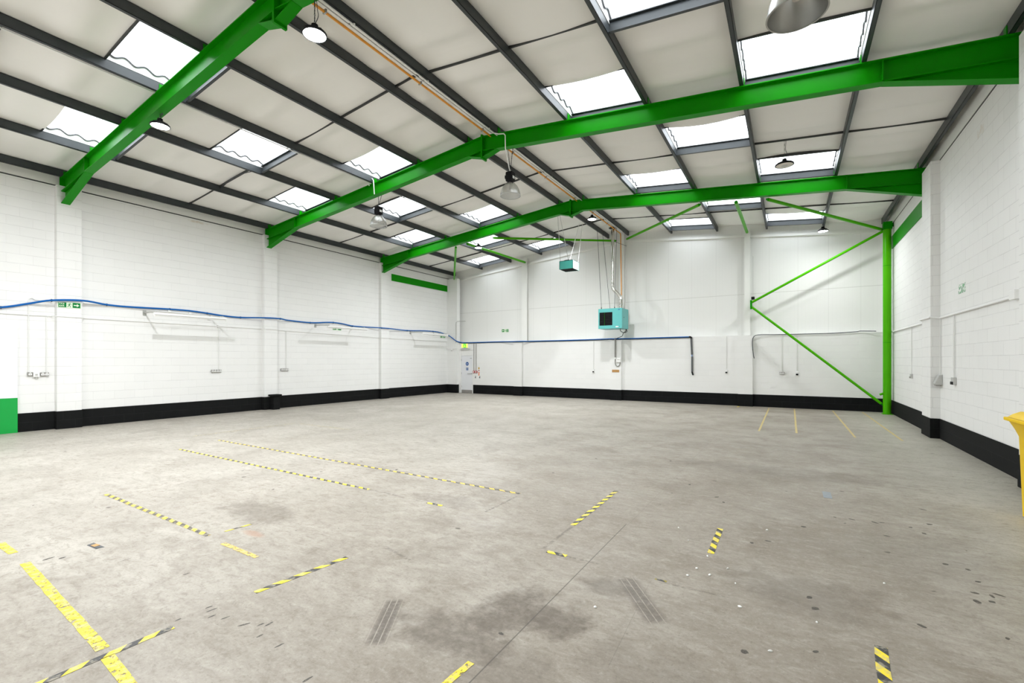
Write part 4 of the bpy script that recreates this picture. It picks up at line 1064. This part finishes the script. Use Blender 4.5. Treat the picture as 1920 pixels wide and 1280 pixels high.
# tapes
def tape(x0, y0, x1, y1, label, mat='tape_hz', w=.05, name='floor_tape', group=None):
    L = math.hypot(x1 - x0, y1 - y0); a = math.atan2(y1 - y0, x1 - x0)
    me = MB(); nn = max(1, int(L / .12)); rnd = random.Random(round(x0 * 91 + y0 * 37, 2))
    top = []; bot = []
    for i in range(nn + 1):
        x = L * i / nn; top.append((x, w / 2 + rnd.uniform(-.003, .003), .0014)); bot.append((x, -w / 2 + rnd.uniform(-.003, .003), .0014))
    me.v = bot + top; me.f = [(i, i + 1, nn + 2 + i, nn + 1 + i) for i in range(nn)]
    o = me.build(name, mat)
    so = o.modifiers.new('thick', 'SOLIDIFY'); so.thickness = .0008; so.offset = 1
    o.location = (x0, y0, 0); o.rotation_euler = (0, 0, a)
    return tag(o, label, 'tape', group)
tape(-6.35, 1.165, -5.92, 1.165, 'short torn piece of solid yellow tape at the left edge of the picture', 'tape_y', .06)
tape(-5.55, 1.16, -3.50, 1.055, 'solid yellow floor tape in the lower left, up to the striped tape crossing it', 'tape_y', .062)
tape(-3.39, 1.045, -2.7, .99, 'solid yellow floor tape leaving the bottom edge, below the striped crossing tape', 'tape_y', .062)
tape(-3.42, .55, -3.40, 1.38, 'black and yellow tape crossing the solid yellow tape in the lower left', 'tape_hz2', .05)
tape(-7.52, 2.30, -4.88, 2.28, 'worn yellow and black tape pointing at the dark scrap, upper part', 'tape_hz_worn', .05)
tape(-4.56, 2.255, -3.98, 2.25, 'short worn end of yellow tape in line with the upper worn tape', 'tape_y_worn', .05)
tape(-4.86, 2.42, -4.84, 2.68, 'tiny black and yellow tape piece beside a rust patch', 'tape_hz', .028)
tape(-3.39, 1.90, -3.31, 2.66, 'black and yellow tape, left of the four parallel tyre scuffs', 'tape_hz', .052)
tape(-10.11, 4.21, -4.80, 4.21, 'nearer of the two long striped tapes on the left half of the floor', 'tape_hz', .05)
tape(-3.75, 4.19, -3.52, 4.19, 'short striped remnant beyond the end of the nearer long tape', 'tape_hz', .045)
tape(-10.55, 5.13, -2.98, 5.09, 'farther of the two long striped tapes on the left half of the floor', 'tape_hz_worn', .05)
tape(-1.94, 4.40, -1.96, 5.86, 'black and yellow tape standing alone near the middle of the floor', 'tape_hz', .055)
tape(-1.87, 3.68, -1.68, 3.68, 'short striped tape stub below the lone middle tape', 'tape_hz', .05)
tape(-.605, 4.40, -.61, 5.10, 'short black and yellow tape right of the middle tape', 'tape_hz2', .055)
tape(.40, 2.7, .465, 3.50, 'broad black and yellow tape at the bottom edge, lower right', 'tape_hz2', .065)
tape(-.91, 3.665, -.82, 3.66, 'tiny dark striped tape scrap right of the saw cut', 'tape_dark', .03)
tape(-1.57, 1.80, -1.55, 2.10, 'torn yellow tape at the bottom edge beside the saw cut', 'tape_y', .045)
tape(-.65, 12.65, -.65, 19.0, 'faded yellow bay line at the back, leftmost of four', 'tape_bay', .045)
tape(.13, 12.75, .13, 19.1, 'faded yellow bay line at the back, second of four from the left', 'tape_bay', .045)
tape(1.245, 12.7, 1.245, 19.1, 'faded yellow bay line at the back, third of four from the left', 'tape_bay', .045)
tape(2.06, 12.7, 2.06, 19.1, 'faded yellow bay line at the back, nearest the green column', 'tape_bay', .045)
tape(-1.66, 18.7, -1.65, 19.2, 'tiny yellow tape end at the foot of the back wall pilaster', 'tape_y', .05)
tape(-11.6, 5.1, -11.6, 7.6, 'very faint yellow line far left, running away from the viewer', 'tape_faint', .045)
tape(-11.4, 7.63, -9.4, 7.60, 'very faint yellow line far left, running across', 'tape_faint', .045)
t = thing('tape_scrap', 'small dark crumpled scrap on the floor at the lower left', 'scrap', (-5.50, 1.605, 0), R(5))
MB().loft([(-.10, -.025, 0.0), (.09, -.03, 0.0), (.10, .03, .0), (-.09, .025, 0)], [(-.09, -.02, .006), (.08, -.02, .012), (.09, .02, .005), (-.08, .02, .012)]).build('scrap', 'grey_lag', t)
MB().box(-.03, .04, -.022, .02, .009, .012).build('pale_patch', 'brown', t)
tag(MB().box(.36, .45, 6.93, 7.25, 0.0005, .003).build('metal_cover_plate', 'cover'), 'small grey metal cover plate set in the floor, right half', 'plate')
# dried drips and rubber dashes, part of the floor itself
def stain_mat():
    m, nt, b = new_mat('dried_stain'); o = OBJ(nt)
    nt.links.new(MIX(nt, NOISE(nt, o, 30, 4), (.045, .038, .03), (.13, .115, .095)), b.inputs['Base Color'])
    b.inputs['Roughness'].default_value = .6
    nt.links.new(RAMP(nt, NOISE(nt, o, 60, 4, .7), [(.36, .35), (.52, .92)]), b.inputs['Alpha']); return m
M['stain'] = stain_mat()
sm = MB(); rs = random.Random(3)
def splat(x, y, a, L, W):
    k = 12; ca, sa = math.cos(a), math.sin(a); base = len(sm.v)
    for i in range(k):
        t_ = 2 * math.pi * i / k; q = rs.uniform(.75, 1.15)
        u, v = L / 2 * math.cos(t_) * q, W / 2 * math.sin(t_) * q
        sm.v.append((x + u * ca - v * sa, y + u * sa + v * ca, .0006))
    sm.f.append(tuple(range(base, base + k)))
for x, y, a, L in [(-3.463, 1.62, 1.52, .056), (-3.407, 1.614, 1.47, .071), (-3.323, 1.574, 1.58, .05), (-3.226, 1.61, 1.37, .057), (-3.039, 1.633, 1.11, .075), (-2.947, 1.691, 1.39, .048), (-2.907, 1.719, 1.64, .066), (-2.635, 1.623, 1.51, .065), (-2.225, 1.531, 1.48, .06), (-3.469, 1.436, 1.62, .047), (-4.158, 1.777, 1.52, .056), (-2.831, 1.616, 1.62, .046)]:
    splat(x, y, a, L, .016)
splat(-4.899, 1.623, 1.68, .116, .008); splat(-5.50, 1.289, 1.84, .09, .03); splat(-5.42, 1.36, 1.8, .06, .03)
for x, y in [(.12, 5.61), (-.31, 4.86), (-.18, 4.99), (.15, 3.8), (.12, 3.96), (-.69, 6.07), (.73, 3.91), (1.31, 6.97), (.83, 6.18), (.77, 6.15), (1.06, 6.16), (1.25, 6.38), (1.25, 4.92), (1.17, 4.67), (1.14, 4.51), (1.23, 4.56), (1.26, 4.67), (1.31, 4.72), (1.25, 5.16), (1.12, 5.2), (-.23, 3.02), (.13, 3.24), (-1.19, 6.69), (-.79, 6.26), (1.14, 6.01), (.57, 6.14), (.42, 6.13), (.81, 5.74), (1.15, 4.01), (-1.555, 2.42), (-3.1, 6.3), (-5.3, 5.2), (-6.2, 4.5), (-7.3, 3.9), (-6.9, 3.7), (-5.9, 3.55), (-1.75, 8.1), (-2.9, 7.6)]:
    splat(x, y, rs.uniform(0, 3), rs.uniform(.035, .075), rs.uniform(.025, .045))
for i in range(90):
    splat(rs.uniform(-9, 2.5), rs.uniform(1.5, 14), rs.uniform(0, 3), rs.uniform(.012, .035), rs.uniform(.008, .02))
struct(sm.build('stain_marks', 'stain', bpy.data.objects['floor']))

# pale crumbs of debris
crumbs = [(-.66, 4.02), (-.55, 3.95), (-.83, 4.6), (-.44, 4.15), (-.62, 4.32), (-.36, 3.9), (-.70, 3.85), (-.30, 3.55), (.15, 3.6), (-.98, 4.9), (-.1, 3.1), (.62, 4.5), (-1.16, 3.02), (-.2, 5.3)]
proto = None
for i, (x, y) in enumerate(crumbs):
    if proto is None:
        m_ = MB(); m_.lathe([(0, 0), (.009, .0), (.011, .005), (.006, .010), (0, .011)], 7); proto = m_.build('debris_crumb', 'pale'); o = proto
    else:
        o = proto.copy(); COL.objects.link(o)
    o.location = (x, y, 0.0); o.rotation_euler = (0, 0, i * 1.3); o.scale = (1 + .5 * math.sin(i * 2.1), .8 + .3 * math.cos(i), 1)
    tag(o, 'tiny pale crumb of debris scattered on the right half of the floor', 'debris', 'pale crumbs on the floor')

# ------------------------------------------------------------------ light
wd = bpy.data.worlds.new('overcast_sky'); sc.world = wd; wd.use_nodes = True
nt = wd.node_tree; bg = nt.nodes['Background']
tc = N(nt, 'ShaderNodeTexCoord'); s_ = XYZ(nt, tc.outputs['Generated'])
g = RAMP(nt, MATH(nt, 'ADD', MATH(nt, 'MULTIPLY', s_[2], .5), .5), [(.0, (.55, .56, .56)), (.5, (.93, .96, 1.0)), (1.0, (.97, .99, 1.0))])
nt.links.new(g, bg.inputs['Color']); bg.inputs['Strength'].default_value = 6.8
ld = bpy.data.lights.new('added_doorway_portal', 'AREA'); ld.shape = 'RECTANGLE'; ld.size = DH; ld.size_y = DY1 - DY0; ld.cycles.is_portal = True  # guides daylight through the added, unseen doorway
lo = bpy.data.objects.new('added_doorway_portal', ld); COL.objects.link(lo); lo.location = (XL - .12, (DY0 + DY1) / 2, DH / 2); lo.rotation_euler = (0, R(-90), 0)

# ------------------------------------------------------------------ camera
cd = bpy.data.cameras.new('camera'); cam = bpy.data.objects.new('camera', cd); COL.objects.link(cam)
cd.sensor_width = 36; cd.lens = 36 * 856.0 / 1920; cd.shift_y = (675.8 - 640) / 1920; cd.clip_end = 200
cam.location = (0, 0, 1.72); cam.rotation_euler = (R(90), 0, .5471)
sc.camera = cam
vs = sc.view_settings; vs.view_transform = 'Standard'; vs.look = 'None'; vs.gamma = 1; vs.use_curve_mapping = False; vs.exposure = -0.12
cy = sc.cycles
cy.use_denoising = True; cy.max_bounces = 6; cy.diffuse_bounces = 5; cy.use_adaptive_sampling = True; cy.adaptive_threshold = .06; cy.adaptive_min_samples = 24; cy.transparent_max_bounces = 12; cy.caustics_reflective = False; cy.caustics_refractive = False
cy.sample_clamp_indirect = 6
